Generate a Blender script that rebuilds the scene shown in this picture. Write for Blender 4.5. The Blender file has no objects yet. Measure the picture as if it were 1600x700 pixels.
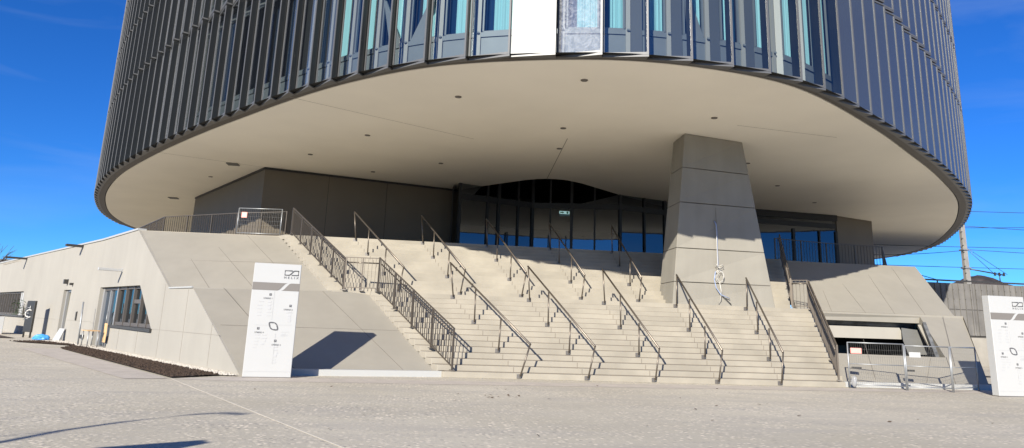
import bpy, bmesh, math, random
from mathutils import Vector, Matrix
from mathutils.geometry import tessellate_polygon
random.seed(7)
R = math.radians
D = bpy.data
scene = bpy.context.scene
COL = scene.collection
UP = Vector((0, 0, 1))

# ------------------------------------------------------------------ helpers
def tag(o, label=None, cat=None, group=None, kind=None):
    if label: o['label'] = label
    if cat: o['category'] = cat
    if group: o['group'] = group
    if kind: o['kind'] = kind
    return o

def empty(name, loc, label, cat, group=None, rz=0.0):
    o = D.objects.new(name, None)
    o.empty_display_size = 0.3
    COL.objects.link(o)
    o.location = loc
    o.rotation_euler = (0, 0, rz)
    return tag(o, label, cat, group)

class MB:
    """collects shapes for ONE mesh; coordinates are in the parent's space"""
    def __init__(s):
        s.bm = bmesh.new()
    def face(s, pts):
        vs = [s.bm.verts.new(Vector(p)) for p in pts]
        return s.bm.faces.new(vs)
    def hexa(s, b, t):
        """b, t: four bottom and four top corners"""
        vb = [s.bm.verts.new(Vector(p)) for p in b]
        vt = [s.bm.verts.new(Vector(p)) for p in t]
        s.bm.faces.new(vb[::-1]); s.bm.faces.new(vt)
        n = len(vb)
        for i in range(n):
            j = (i + 1) % n
            s.bm.faces.new((vb[i], vb[j], vt[j], vt[i]))
    def box(s, c, size, rz=0.0, M=None):
        hx, hy, hz = size[0] / 2, size[1] / 2, size[2] / 2
        Rm = Matrix.Rotation(rz, 3, 'Z') if M is None else M
        c = Vector(c)
        b = [c + Rm @ Vector((x * hx, y * hy, -hz)) for x, y in ((-1, -1), (1, -1), (1, 1), (-1, 1))]
        t = [c + Rm @ Vector((x * hx, y * hy, hz)) for x, y in ((-1, -1), (1, -1), (1, 1), (-1, 1))]
        s.hexa(b, t)
    def bar(s, a, b, w, h, side=None):
        """rectangular bar from a to b; w across, h along the up-ish axis"""
        a, b = Vector(a), Vector(b)
        d = (b - a).normalized()
        ref = UP if abs(d.z) < 0.95 else (Vector(side) if side else Vector((0, 1, 0)))
        x = d.cross(ref).normalized() * (w / 2)
        y = x.cross(d).normalized() * (h / 2)
        s.hexa([a - x - y, a + x - y, a + x + y, a - x + y], [b - x - y, b + x - y, b + x + y, b - x + y])
    def tube(s, pts, r, n=8, cap=True):
        pts = [Vector(p) for p in pts]
        rs = r if isinstance(r, (list, tuple)) else [r] * len(pts)
        rings = []
        for i, p in enumerate(pts):
            if i == 0: d = pts[1] - p
            elif i == len(pts) - 1: d = p - pts[i - 1]
            else: d = (pts[i + 1] - p).normalized() + (p - pts[i - 1]).normalized()
            d = d.normalized() if d.length > 1e-9 else UP.copy()
            ref = UP if abs(d.z) < 0.9 else Vector((1, 0, 0))
            x = d.cross(ref).normalized(); y = x.cross(d).normalized()
            rings.append([s.bm.verts.new(p + (x * math.cos(2 * math.pi * k / n) + y * math.sin(2 * math.pi * k / n)) * rs[i]) for k in range(n)])
        for a, b in zip(rings, rings[1:]):
            for k in range(n):
                f = s.bm.faces.new((a[k], a[(k + 1) % n], b[(k + 1) % n], b[k]))
                f.smooth = True
        if cap:
            s.bm.faces.new(rings[0][::-1]); s.bm.faces.new(rings[-1])
    def lathe(s, c, prof, n=20):
        c = Vector(c); rings = []
        for r, z in prof:
            rings.append([s.bm.verts.new(c + Vector((r * math.cos(2 * math.pi * k / n), r * math.sin(2 * math.pi * k / n), z))) for k in range(n)])
        for a, b in zip(rings, rings[1:]):
            for k in range(n):
                s.bm.faces.new((a[k], a[(k + 1) % n], b[(k + 1) % n], b[k]))
        s.bm.faces.new(rings[0][::-1]); s.bm.faces.new(rings[-1])
    def holed(s, loops, fmap, thick=None):
        """2D polygon with holes mapped to space; thick = vector to extrude by"""
        l3 = [[Vector((p[0], p[1], 0)) for p in l] for l in loops]
        flat = [p for l in l3 for p in l]
        tris = tessellate_polygon(l3)
        va = [s.bm.verts.new(Vector(fmap(p.x, p.y))) for p in flat]
        for t in tris:
            try: s.bm.faces.new([va[i] for i in t])
            except ValueError: pass
        if thick is not None:
            tv = Vector(thick)
            vb = [s.bm.verts.new(v.co + tv) for v in va]
            for t in tris:
                try: s.bm.faces.new([vb[i] for i in t[::-1]])
                except ValueError: pass
            k = 0
            for l in l3:
                n = len(l)
                for i in range(n):
                    j = (i + 1) % n
                    s.bm.faces.new((va[k + i], va[k + j], vb[k + j], vb[k + i]))
                k += n
    def bevel(s, w, seg=1):
        bmesh.ops.bevel(s.bm, geom=s.bm.edges[:], offset=w, segments=seg, affect='EDGES', clamp_overlap=True)
    def build(s, name, mat, parent=None, loc=None, fix=True):
        if fix: bmesh.ops.recalc_face_normals(s.bm, faces=s.bm.faces[:])
        me = D.meshes.new(name)
        s.bm.to_mesh(me); s.bm.free()
        for m in (mat if isinstance(mat, (list, tuple)) else [mat]): me.materials.append(m)
        o = D.objects.new(name, me)
        COL.objects.link(o)
        if parent is not None: o.parent = parent
        if loc is not None: o.location = loc
        return o

def text_part(name, txt, size, M, mat, parent, depth=0.004):
    cu = D.curves.new(name, 'FONT')
    cu.body = txt; cu.size = size; cu.extrude = depth / 2; cu.align_x = 'CENTER'; cu.align_y = 'CENTER'
    cu.space_character = 1.15
    ob = D.objects.new(name, cu); COL.objects.link(ob)
    dg = bpy.context.evaluated_depsgraph_get(); dg.update()
    me = D.meshes.new_from_object(ob.evaluated_get(dg))
    D.objects.remove(ob); D.curves.remove(cu)
    me.transform(M)
    me.materials.clear(); me.materials.append(mat); me.name = name
    o = D.objects.new(name, me); COL.objects.link(o); o.parent = parent
    return o

# ------------------------------------------------------------------ materials
def principled(name):
    m = D.materials.new(name); m.use_nodes = True
    nt = m.node_tree; b = nt.nodes['Principled BSDF']
    return m, nt, b

def mat(name, col, rough=0.6, metal=0.0, var=0.0, scale=3.0, bump=0.0, bscale=60.0, streak=0.0, spec=0.5, obj=False):
    m, nt, b = principled(name)
    b.inputs['Base Color'].default_value = (*col, 1)
    b.inputs['Roughness'].default_value = rough
    b.inputs['Metallic'].default_value = metal
    b.inputs['Specular IOR Level'].default_value = spec
    N, L = nt.nodes.new, nt.links.new
    if var or bump or streak:
        g = N('ShaderNodeNewGeometry')
        src = g.outputs['Position']
        if var:
            n1 = N('ShaderNodeTexNoise'); n1.inputs['Scale'].default_value = scale; n1.inputs['Detail'].default_value = 6
            L(src, n1.inputs['Vector'])
            mr = N('ShaderNodeMapRange')
            mr.inputs['From Min'].default_value = 0.3; mr.inputs['From Max'].default_value = 0.7
            mr.inputs['To Min'].default_value = 1 - var; mr.inputs['To Max'].default_value = 1 + var
            L(n1.outputs['Fac'], mr.inputs['Value'])
            fac = mr.outputs['Result']
            if streak:
                mp = N('ShaderNodeMapping'); mp.inputs['Scale'].default_value = (1, 1, 0.07)
                L(src, mp.inputs['Vector'])
                n2 = N('ShaderNodeTexNoise'); n2.inputs['Scale'].default_value = 2.6; n2.inputs['Detail'].default_value = 4
                L(mp.outputs['Vector'], n2.inputs['Vector'])
                m2 = N('ShaderNodeMapRange')
                m2.inputs['From Min'].default_value = 0.3; m2.inputs['From Max'].default_value = 0.7
                m2.inputs['To Min'].default_value = 1 - streak; m2.inputs['To Max'].default_value = 1 + streak * 0.6
                L(n2.outputs['Fac'], m2.inputs['Value'])
                mu = N('ShaderNodeMath'); mu.operation = 'MULTIPLY'
                L(fac, mu.inputs[0]); L(m2.outputs['Result'], mu.inputs[1]); fac = mu.outputs[0]
            vm = N('ShaderNodeVectorMath'); vm.operation = 'SCALE'
            vm.inputs[0].default_value = col
            L(fac, vm.inputs['Scale'])
            L(vm.outputs[0], b.inputs['Base Color'])
        if bump:
            n3 = N('ShaderNodeTexNoise'); n3.inputs['Scale'].default_value = bscale; n3.inputs['Detail'].default_value = 3
            L(src, n3.inputs['Vector'])
            bp = N('ShaderNodeBump'); bp.inputs['Strength'].default_value = bump; bp.inputs['Distance'].default_value = 0.01
            L(n3.outputs['Fac'], bp.inputs['Height']); L(bp.outputs['Normal'], b.inputs['Normal'])
    return m

def glass_mat(name, tint, ior, rough, refl=(1, 1, 1), base=0.0, film=0.0, grey=0.0):
    m = D.materials.new(name); m.use_nodes = True
    nt = m.node_tree; nt.nodes.clear()
    N, L = nt.nodes.new, nt.links.new
    out = N('ShaderNodeOutputMaterial')
    tr = N('ShaderNodeBsdfTransparent'); tr.inputs['Color'].default_value = (*tint, 1)
    gl = N('ShaderNodeBsdfGlossy'); gl.inputs['Color'].default_value = (*refl, 1); gl.inputs['Roughness'].default_value = rough
    # Schlick reflectance that does not depend on which side of the sheet is seen
    gm = N('ShaderNodeNewGeometry')
    dt = N('ShaderNodeVectorMath'); dt.operation = 'DOT_PRODUCT'
    L(gm.outputs['Normal'], dt.inputs[0]); L(gm.outputs['Incoming'], dt.inputs[1])
    ab = N('ShaderNodeMath'); ab.operation = 'ABSOLUTE'; L(dt.outputs['Value'], ab.inputs[0])
    om = N('ShaderNodeMath'); om.operation = 'SUBTRACT'; om.inputs[0].default_value = 1.0; L(ab.outputs[0], om.inputs[1])
    pw_ = N('ShaderNodeMath'); pw_.operation = 'POWER'; L(om.outputs[0], pw_.inputs[0]); pw_.inputs[1].default_value = 4.0
    f0 = ((ior - 1) / (ior + 1)) ** 2
    sc_ = N('ShaderNodeMath'); sc_.operation = 'MULTIPLY_ADD'; L(pw_.outputs[0], sc_.inputs[0])
    sc_.inputs[1].default_value = 1 - f0; sc_.inputs[2].default_value = f0
    fac = sc_.outputs[0]
    if base:
        mr = N('ShaderNodeMapRange'); mr.inputs['To Min'].default_value = base; mr.inputs['To Max'].default_value = 1.0
        L(fac, mr.inputs['Value']); fac = mr.outputs['Result']
    mx = N('ShaderNodeMixShader')
    L(fac, mx.inputs['Fac']); L(tr.outputs[0], mx.inputs[1]); L(gl.outputs[0], mx.inputs[2])
    res = mx.outputs[0]
    if film:
        df = N('ShaderNodeBsdfDiffuse'); df.inputs['Color'].default_value = (0.8, 0.82, 0.85, 1)
        g = N('ShaderNodeNewGeometry')
        n = N('ShaderNodeTexNoise'); n.inputs['Scale'].default_value = 6; n.inputs['Detail'].default_value = 8; n.inputs['Roughness'].default_value = 0.75
        n.inputs['Distortion'].default_value = 1.5
        L(g.outputs['Position'], n.inputs['Vector'])
        mr2 = N('ShaderNodeMapRange'); mr2.inputs['From Min'].default_value = 0.42; mr2.inputs['From Max'].default_value = 0.72
        mr2.inputs['To Min'].default_value = film * 0.25; mr2.inputs['To Max'].default_value = film
        L(n.outputs['Fac'], mr2.inputs['Value'])
        m2 = N('ShaderNodeMixShader'); L(mr2.outputs['Result'], m2.inputs['Fac'])
        L(res, m2.inputs[1]); L(df.outputs[0], m2.inputs[2]); res = m2.outputs[0]
        bp = N('ShaderNodeBump'); bp.inputs['Strength'].default_value = 0.15; bp.inputs['Distance'].default_value = 0.01
        L(n.outputs['Fac'], bp.inputs['Height']); L(bp.outputs['Normal'], gl.inputs['Normal'])
    if grey:
        dg_ = N('ShaderNodeBsdfDiffuse'); dg_.inputs['Color'].default_value = (0.085, 0.10, 0.125, 1)
        nt.links.remove(mx.inputs[1].links[0])
        m5 = N('ShaderNodeMixShader'); m5.inputs['Fac'].default_value = grey
        L(tr.outputs[0], m5.inputs[1]); L(dg_.outputs[0], m5.inputs[2]); L(m5.outputs[0], mx.inputs[1])
    L(res, out.inputs['Surface'])
    return m

def emit_mat(name, col, st):
    m, nt, b = principled(name)
    b.inputs['Base Color'].default_value = (*col, 1)
    b.inputs['Emission Color'].default_value = (*col, 1); b.inputs['Emission Strength'].default_value = st
    return m

def ground_mat():
    m, nt, b = principled('exposed_aggregate_concrete')
    N, L = nt.nodes.new, nt.links.new
    g = N('ShaderNodeNewGeometry'); P = g.outputs['Position']
    def noise(sc, det=4, rough=0.55, vec=P):
        n = N('ShaderNodeTexNoise'); n.inputs['Scale'].default_value = sc; n.inputs['Detail'].default_value = det; n.inputs['Roughness'].default_value = rough
        L(vec, n.inputs['Vector']); return n.outputs['Fac']
    def mrange(v, a, c, lo, hi):
        r = N('ShaderNodeMapRange'); r.inputs['From Min'].default_value = a; r.inputs['From Max'].default_value = c
        r.inputs['To Min'].default_value = lo; r.inputs['To Max'].default_value = hi; L(v, r.inputs['Value']); return r.outputs['Result']
    def mix(f, c1, c2):
        x = N('ShaderNodeMix'); x.data_type = 'RGBA'
        L(f, x.inputs['Factor'])
        for idx, c in ((6, c1), (7, c2)):
            if isinstance(c, tuple): x.inputs[idx].default_value = (*c, 1)
            else: L(c, x.inputs[idx])
        return x.outputs[2]
    big = mrange(noise(0.16, 5), 0.36, 0.64, 0, 1)
    mp = N('ShaderNodeMapping'); mp.inputs['Scale'].default_value = (0.35, 1.3, 1); mp.inputs['Rotation'].default_value = (0, 0, R(14))
    L(P, mp.inputs['Vector'])
    sweep = mrange(noise(0.8, 8, 0.7, mp.outputs['Vector']), 0.45, 0.75, 0, 1)
    base = mix(big, (0.44, 0.40, 0.318), (0.535, 0.49, 0.40))
    base = mix(sweep, base, (0.405, 0.375, 0.325))
    v = N('ShaderNodeTexVoronoi'); v.inputs['Scale'].default_value = 13; L(P, v.inputs['Vector'])
    peb = mrange(v.outputs['Distance'], 0.25, 0.5, 1, 0)
    cov = mrange(noise(0.5, 6, 0.65), 0.40, 0.58, 0.35, 1.0)
    sep = N('ShaderNodeSeparateColor'); L(v.outputs['Color'], sep.inputs['Color'])
    pick = mrange(sep.outputs['Red'], 0.35, 0.75, 0, 1)
    mm = N('ShaderNodeMath'); mm.operation = 'MULTIPLY'; L(peb, mm.inputs[0]); L(cov, mm.inputs[1])
    m3 = N('ShaderNodeMath'); m3.operation = 'MULTIPLY'; L(mm.outputs[0], m3.inputs[0]); L(pick, m3.inputs[1])
    c2 = mix(m3.outputs[0], base, (0.76, 0.67, 0.54))
    dark = mrange(sep.outputs['Green'], 0.72, 0.9, 0, 0.75)
    m4 = N('ShaderNodeMath'); m4.operation = 'MULTIPLY'; L(dark, m4.inputs[0]); L(mm.outputs[0], m4.inputs[1])
    c3 = mix(m4.outputs[0], c2, (0.20, 0.19, 0.18))
    L(c3, b.inputs['Base Color'])
    b.inputs['Roughness'].default_value = 0.85
    b.inputs['Specular IOR Level'].default_value = 0.25
    ad = N('ShaderNodeMath'); ad.operation = 'ADD'; L(mm.outputs[0], ad.inputs[0])
    nz = noise(25, 4, .7); L(nz, ad.inputs[1])
    bp = N('ShaderNodeBump'); bp.inputs['Strength'].default_value = 0.30; bp.inputs['Distance'].default_value = 0.012
    L(ad.outputs[0], bp.inputs['Height']); L(bp.outputs['Normal'], b.inputs['Normal'])
    return m

M = {}
M['ground'] = ground_mat()
M['strip'] = mat('smooth_concrete_strip', (0.47, 0.42, 0.36), 0.85, var=0.10, scale=2.0, bump=0.25, bscale=90)
M['joint_line'] = mat('pale_joint', (0.52, 0.48, 0.41), 0.8)
M['facet'] = mat('beige_fibre_concrete', (0.278, 0.257, 0.216), 0.75, var=0.05, scale=0.6, bump=0.06, bscale=40, streak=0.03)
M['wall'] = mat('cream_fibre_concrete', (0.335, 0.314, 0.272), 0.75, var=0.045, scale=0.5, bump=0.06, bscale=40, streak=0.03)
M['steps'] = mat('sand_coloured_cast_stone', (0.305, 0.275, 0.222), 0.75, var=0.13, scale=1.1, bump=0.12, bscale=70)
M['pillar'] = mat('pillar_fibre_concrete', (0.268, 0.250, 0.212), 0.75, var=0.07, scale=0.8, bump=0.06, bscale=40, streak=0.06)
M['groove'] = mat('panel_joint', (0.16, 0.14, 0.12), 0.9)
M['soffit'] = mat('white_soffit_board', (0.95, 0.905, 0.80), 0.8, var=0.03, scale=0.4)
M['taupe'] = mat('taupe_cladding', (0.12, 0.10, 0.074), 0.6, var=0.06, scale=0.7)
M['ring'] = mat('bronze_metal_sheet', (0.085, 0.076, 0.067), 0.5, metal=0.2, var=0.08, scale=2)
M['frame'] = mat('anodised_frame', (0.125, 0.125, 0.125), 0.42, metal=0.2, var=0.05, scale=4)
M['fin'] = mat('dark_fin_sheet', (0.016, 0.018, 0.019), 0.35, metal=0.2)
M['black'] = mat('black_gap', (0.01, 0.01, 0.01), 0.9)
M['spandrel'] = mat('grey_spandrel_sheet', (0.19, 0.205, 0.21), 0.5, metal=0.1, var=0.05, scale=2)
M['post'] = mat('light_grey_post', (0.36, 0.345, 0.31), 0.5)
M['sidepanel'] = mat('dark_grey_reveal', (0.09, 0.095, 0.10), 0.5)
M['sunlit_reveal'] = mat('painted_sunlight_cream', (0.85, 0.80, 0.70), 0.6)  # pale cream stands in for sunlight on the reveal panels
M['winglass'] = mat('dark_blue_window_glass', (0.012, 0.03, 0.07), 0.03, spec=0.9)
M['curtain'] = mat('pale_teal_curtain', (0.30, 0.56, 0.60), 0.9)
M['pane'] = glass_mat('facade_glass', (0.68, 0.73, 0.74), 1.95, 0.015, (0.93, 0.96, 1.0))
M['silverpane'] = glass_mat('wrinkled_film_glass', (0.72, 0.76, 0.78), 2.3, 0.05, (1, 1, 1), film=0.30)
M['filmpane'] = glass_mat('film_covered_glass', (0.80, 0.84, 0.86), 1.9, 0.17, (1, 1, 1), film=0.26)
M['bluepane'] = glass_mat('slate_blue_coated_glass', (0.10, 0.11, 0.12), 2.0, 0.03, (0.85, 0.92, 1.0), grey=0.55)
M['wingpane'] = glass_mat('dark_window_glass', (0.30, 0.33, 0.34), 1.30, 0.02, (0.8, 0.9, 1.0))
M['curtainwall'] = glass_mat('entrance_glass', (0.25, 0.27, 0.28), 1.6, 0.01, (0.80, 0.88, 1.0), base=0.08)
M['mullion'] = mat('black_mullion', (0.012, 0.012, 0.013), 0.5)
M['interior'] = mat('dark_interior', (0.02, 0.02, 0.022), 0.9)
M['rail'] = mat('bronze_steel_tube', (0.16, 0.135, 0.11), 0.38, metal=0.7, var=0.08, scale=6)
M['plate'] = mat('steel_plate', (0.22, 0.20, 0.18), 0.45, metal=0.7)
M['guard'] = mat('dark_bronze_steel', (0.12, 0.10, 0.08), 0.45, metal=0.5)
M['galv'] = mat('galvanised_tube', (0.34, 0.35, 0.355), 0.45, metal=0.6, var=0.1, scale=9)
M['wiregrey'] = mat('grey_wire', (0.16, 0.16, 0.155), 0.6)
M['bagfilm'] = mat('grey_plastic_film', (0.28, 0.28, 0.28), 0.3)
M['white'] = mat('white_sign_paint', (0.425, 0.425, 0.415), 0.4, var=0.01)
M['whiteedge'] = mat('white_metal_edge', (0.40, 0.40, 0.385), 0.5)
M['signgrey'] = mat('sign_taupe_print', (0.17, 0.155, 0.14), 0.5)
M['signink'] = mat('sign_ink', (0.09, 0.09, 0.095), 0.5)
M['signpale'] = mat('sign_pale_ink', (0.42, 0.42, 0.42), 0.5)
M['soil'] = mat('dark_mulch', (0.045, 0.028, 0.018), 0.95, var=0.6, scale=14, bump=1.0, bscale=30)
M['gravel'] = mat('cream_gravel', (0.50, 0.46, 0.40), 0.9, var=0.35, scale=16, bump=1.0, bscale=26)
M['barrier'] = mat('weathered_noise_barrier', (0.15, 0.142, 0.132), 0.85, var=0.16, scale=1.2, bump=0.15, bscale=30, streak=0.2)
M['barrierjoint'] = mat('barrier_joint', (0.07, 0.065, 0.06), 0.9)
M['retaining'] = mat('pale_retaining_concrete', (0.27, 0.25, 0.215), 0.9, var=0.15, scale=0.9)
M['mast'] = mat('concrete_mast', (0.25, 0.24, 0.225), 0.85, var=0.12, scale=3)
M['wire'] = mat('dark_wire', (0.03, 0.035, 0.04), 0.6)
M['hill'] = mat('bare_forest_hill', (0.038, 0.031, 0.030), 0.95, var=0.6, scale=0.05, bump=1.0, bscale=0.08)
M['terrain'] = mat('distant_land', (0.12, 0.12, 0.08), 0.95, var=0.3, scale=0.01)
M['bark'] = mat('grey_bark', (0.10, 0.085, 0.07), 0.9)
M['twig'] = mat('twig_bark', (0.09, 0.07, 0.06), 0.9)
M['dark_metal'] = mat('anthracite_metal', (0.055, 0.052, 0.048), 0.4, metal=0.3)
M['doorframe'] = mat('aluminium_door_frame', (0.42, 0.42, 0.42), 0.4, metal=0.5)
M['winframe'] = mat('bronze_window_frame', (0.10, 0.088, 0.078), 0.5)
M['room'] = mat('dark_room', (0.025, 0.025, 0.025), 0.9)
M['roomlight'] = mat('pale_interior_board', (0.55, 0.55, 0.54), 0.8)
M['bluebag'] = mat('blue_plastic_sheet', (0.06, 0.30, 0.70), 0.45)
M['red'] = mat('red_plastic', (0.75, 0.16, 0.13), 0.5)
M['pinkred'] = mat('faded_red_sign', (0.85, 0.33, 0.28), 0.5)
M['wood'] = mat('raw_plywood', (0.62, 0.40, 0.20), 0.7, var=0.1, scale=5)
M['insul'] = mat('grey_membrane', (0.13, 0.135, 0.14), 0.6, var=0.5, scale=3)
M['wingrey'] = mat('grey_reveal_sheet', (0.15, 0.15, 0.142), 0.6, var=0.06, scale=2)
M['olive'] = mat('olive_panel', (0.12, 0.11, 0.075), 0.7)
M['cableblue'] = mat('blue_white_cable', (0.30, 0.38, 0.58), 0.4)
M['cablewhite'] = mat('white_cable', (0.55, 0.53, 0.49), 0.45)
M['exit'] = emit_mat('lit_exit_sign', (0.50, 0.80, 0.78), 0.28)
M['green'] = mat('green_plastic', (0.02, 0.22, 0.10), 0.5)
M['lampglass'] = mat('downlight_glass', (0.22, 0.21, 0.20), 0.3)
M['orange'] = mat('orange_paint', (0.75, 0.22, 0.05), 0.5)
M['leaf'] = mat('dark_green_leaf', (0.04, 0.09, 0.025), 0.6)
M['wallwhite'] = mat('white_render', (0.72, 0.70, 0.66), 0.8)

# ------------------------------------------------------------------ sun direction (travel of light)
SUN_AZ, SUN_EL = 29.0, 24.0
SUN = Vector((math.sin(R(SUN_AZ)) * math.cos(R(SUN_EL)), math.cos(R(SUN_AZ)) * math.cos(R(SUN_EL)), -math.sin(R(SUN_EL))))

# ------------------------------------------------------------------ ground and terrain
b = MB(); b.face([(-150, -150, 0), (150, -150, 0), (150, 260, 0), (-150, 260, 0)])
tag(b.build('plaza_ground', M['ground']), 'pale exposed aggregate concrete forecourt in front of the stairs', 'paving', kind='structure')
b = MB(); b.face([(-6000, -6000, -0.3), (6000, -6000, -0.3), (6000, 6000, -0.3), (-6000, 6000, -0.3)])
tag(b.build('terrain', M['terrain']), 'flat land reaching to the horizon', 'land', kind='structure')
# smooth strip along stairs and along the mulch bed
b = MB()
b.face([(-5.6, 19.0, .004), (-4.4, 20.1, .004), (20.5, 22.2, .004), (20.5, 21.2, .004), (-4.2, 18.75, .004)])
b.face([(-5.65, 18.95, .009), (-6.5, 18.6, .009), (-15.3, 32.0, .009), (-14.0, 32.5, .009)])
tag(b.build('concrete_strip', M['strip']), 'smooth concrete edging strip running along the foot of the stairs', 'paving', kind='structure')
b = MB(); b.bar((-5.55, 18.97, .006), (1.6, 5.0, .006), .03, .004)
tag(b.build('paving_joint', M['joint_line']), 'pale straight expansion joint crossing the forecourt', 'paving joint', kind='structure')

def scatter_bed(poly, mat_, name, label, cat, n, smin, smax, z0, seed):
    rnd = random.Random(seed); m = MB()
    m.face([(p[0], p[1], z0) for p in poly])
    xs = [p[0] for p in poly]; ys = [p[1] for p in poly]
    def inside(x, y):
        c = False
        for i in range(len(poly)):
            x1, y1 = poly[i]; x2, y2 = poly[i - 1]
            if (y1 > y) != (y2 > y) and x < (x2 - x1) * (y - y1) / (y2 - y1) + x1: c = not c
        return c
    k = 0
    while k < n:
        x, y = rnd.uniform(min(xs), max(xs)), rnd.uniform(min(ys), max(ys))
        if not inside(x, y): continue
        k += 1
        s = rnd.uniform(smin, smax); a = rnd.uniform(0, 6.3)
        c = Vector((x, y, z0 + s * .25))
        pts = [c + Vector((math.cos(a + t) * s * rnd.uniform(.6, 1), math.sin(a + t) * s * rnd.uniform(.6, 1), 0)) for t in (0, 1.57, 3.14, 4.71)]
        top = c + Vector((rnd.uniform(-.3, .3) * s, rnd.uniform(-.3, .3) * s, s * rnd.uniform(.4, .8)))
        vb = [m.bm.verts.new(p) for p in pts]; vt = m.bm.verts.new(top)
        for i in range(4): m.bm.faces.new((vb[i], vb[(i + 1) % 4], vt))
    return tag(m.build(name, mat_, fix=False), label, cat, kind='stuff')

scatter_bed([(-14.55, 35.1), (-13.95, 32.45), (-5.62, 19.12), (-4.75, 20.25), (-13.0, 32.9)], M['soil'], 'mulch_bed', 'long wedge of dark brown mulch beside the cream wall', 'mulch', 5000, .025, .06, .03, 1)
scatter_bed([(-18.6, 38.0), (-17.9, 39.3), (-15.0, 36.2), (-14.6, 35.3)], M['soil'], 'mulch_patch', 'short patch of dark mulch in front of the narrow open door', 'mulch', 900, .025, .06, .03, 2)
scatter_bed([(-13.05, 33.9), (-4.6, 20.75), (-4.3, 20.25), (-4.75, 20.25), (-12.95, 32.9), (-13.6, 34.0)], M['gravel'], 'gravel_strip', 'narrow strip of cream gravel at the foot of the cream wall', 'gravel', 4000, .02, .05, .02, 3)
scatter_bed([(-17.6, 40.6), (-13.4, 34.7), (-13.8, 34.4), (-17.9, 39.6)], M['gravel'], 'gravel_patch', 'small patch of cream gravel by the narrow door', 'gravel', 900, .02, .05, .02, 4)
b = MB()
b.face([(-33, 58.5, .03), (-24.0, 47.3, .03), (-20.5, 42.3, .03), (-22.5, 42.5, .03), (-34, 55.0, .03)])
tag(b.build('far_mulch_bed', M['soil']), 'dark soil bed in the shade below the far window', 'mulch', kind='stuff')

b = MB(); rnd = random.Random(31)
for k in range(46):
    x, y = rnd.uniform(-4, 13), rnd.uniform(10.5, 20.5)
    if k < 14: x, y = rnd.gauss(2.2, .35), rnd.gauss(16.2, .25)
    s_ = rnd.uniform(.025, .06); a = rnd.uniform(0, 6.3)
    u_ = Vector((math.cos(a), math.sin(a), .15)) * s_; v_ = Vector((-math.sin(a), math.cos(a), .25)) * s_ * .6
    c = Vector((x, y, .02))
    b.face([c - u_, c + v_, c + u_, c - v_])
tag(b.build('dry_leaves', mat('dry_leaf', (0.10, 0.065, 0.035), .9), fix=False), 'scattered small dry brown leaves on the forecourt', 'leaves', kind='stuff')

# ------------------------------------------------------------------ staircase
ST = empty('staircase', (6.5, 26, 0), 'broad sand coloured stone staircase rising to the entrance in two flights', 'staircase')
def xl0(y): return 1.12 - (y - 21.8) * 0.590
def xr0(y): return 13.72 + (y - 21.8) * 0.345
def xl1(y): return -2.72 - (y - 26.6) * 0.605
def xr1(y): return 14.62 + (y - 26.5) * 0.50
off = Vector((-6.5, -26, 0))
def step(y0, y1, z0, z1, fl, fr):
    m = MB()
    b4 = [(fl(y0), y0, z0), (fr(y0), y0, z0), (fr(y1), y1, z0), (fl(y1), y1, z0)]
    t4 = [(p[0], p[1], z1) for p in b4]
    m.hexa([Vector(p) + off for p in b4], [Vector(p) + off for p in t4])
    m.bevel(.008)
    return m.build('step', M['steps'], ST)
RS, TR = 0.17, 0.30
for i in range(14):
    y = 21.8 + TR * i
    step(y, y + TR + .02, max(0, RS * i - .02), RS * (i + 1), xl0, xr0)
# landing (top of the fifteenth riser)
m = MB()
P = [(xl0(26.0), 26.0), (xr0(26.0), 26.0), (15.2, 26.6), (15.2, 27.05), (-2.85, 27.05), (-2.72, 26.15), (-1.4, 26.15)]
m.hexa([Vector((x, y, 2.36)) + off for x, y in P], [Vector((x, y, 2.55)) + off for x, y in P])
m.build('landing', M['steps'], ST)
for j in range(14):
    y = 27.0 + TR * j
    step(y, (y + TR + .02) if j < 13 else 31.6, 2.55 + RS * j - .02, 2.55 + RS * (j + 1), xl1, xr1)
# rows of step slabs meet at short vertical joints
def seam_x0(k, y): return (1.53, 4.28, 7.06, 9.79, 12.54)[k] + (26 - y) * ((3.37, 5.42, 7.5, 9.51, 11.55)[k] - (1.53, 4.28, 7.06, 9.79, 12.54)[k]) / 4.2
def seam_x1(k, y): return (-2.41, .41, 3.17, 5.95, 8.72)[k] + (30.9 - y) * ((-.43, 1.84, 4.14, 6.43, 8.68)[k] - (-2.41, .41, 3.17, 5.95, 8.72)[k]) / 3.9
m = MB()
for k in range(5):
    for i in range(15):
        y = 21.8 + TR * i
        m.box(Vector((seam_x0(k, y) - .02, y - .002, RS * (i + .5))) + off, (.014, .004, RS - .03))
    for j in range(14):
        y = 27.0 + TR * j
        m.box(Vector((seam_x1(k, y) - .02, y - .002, 2.55 + RS * (j + .5))) + off, (.014, .004, RS - .03))
# horizontal shadow joint under each tread
for i in range(1, 15):
    y = 21.8 + TR * i
    m.box(Vector(((xl0(y) + xr0(y)) / 2, y - .002, RS * i + .008)) + off, (xr0(y) - xl0(y) - .05, .005, .015))
for j in range(14):
    y = 27.0 + TR * j
    m.box(Vector(((xl1(y) + xr1(y)) / 2, y - .002, 2.55 + RS * j + .006)) + off, (xr1(y) - xl1(y) - .05, .005, .009))
m.build('slab_joint', mat('stone_joint', (0.15, 0.125, 0.10), 0.9), ST)

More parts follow.
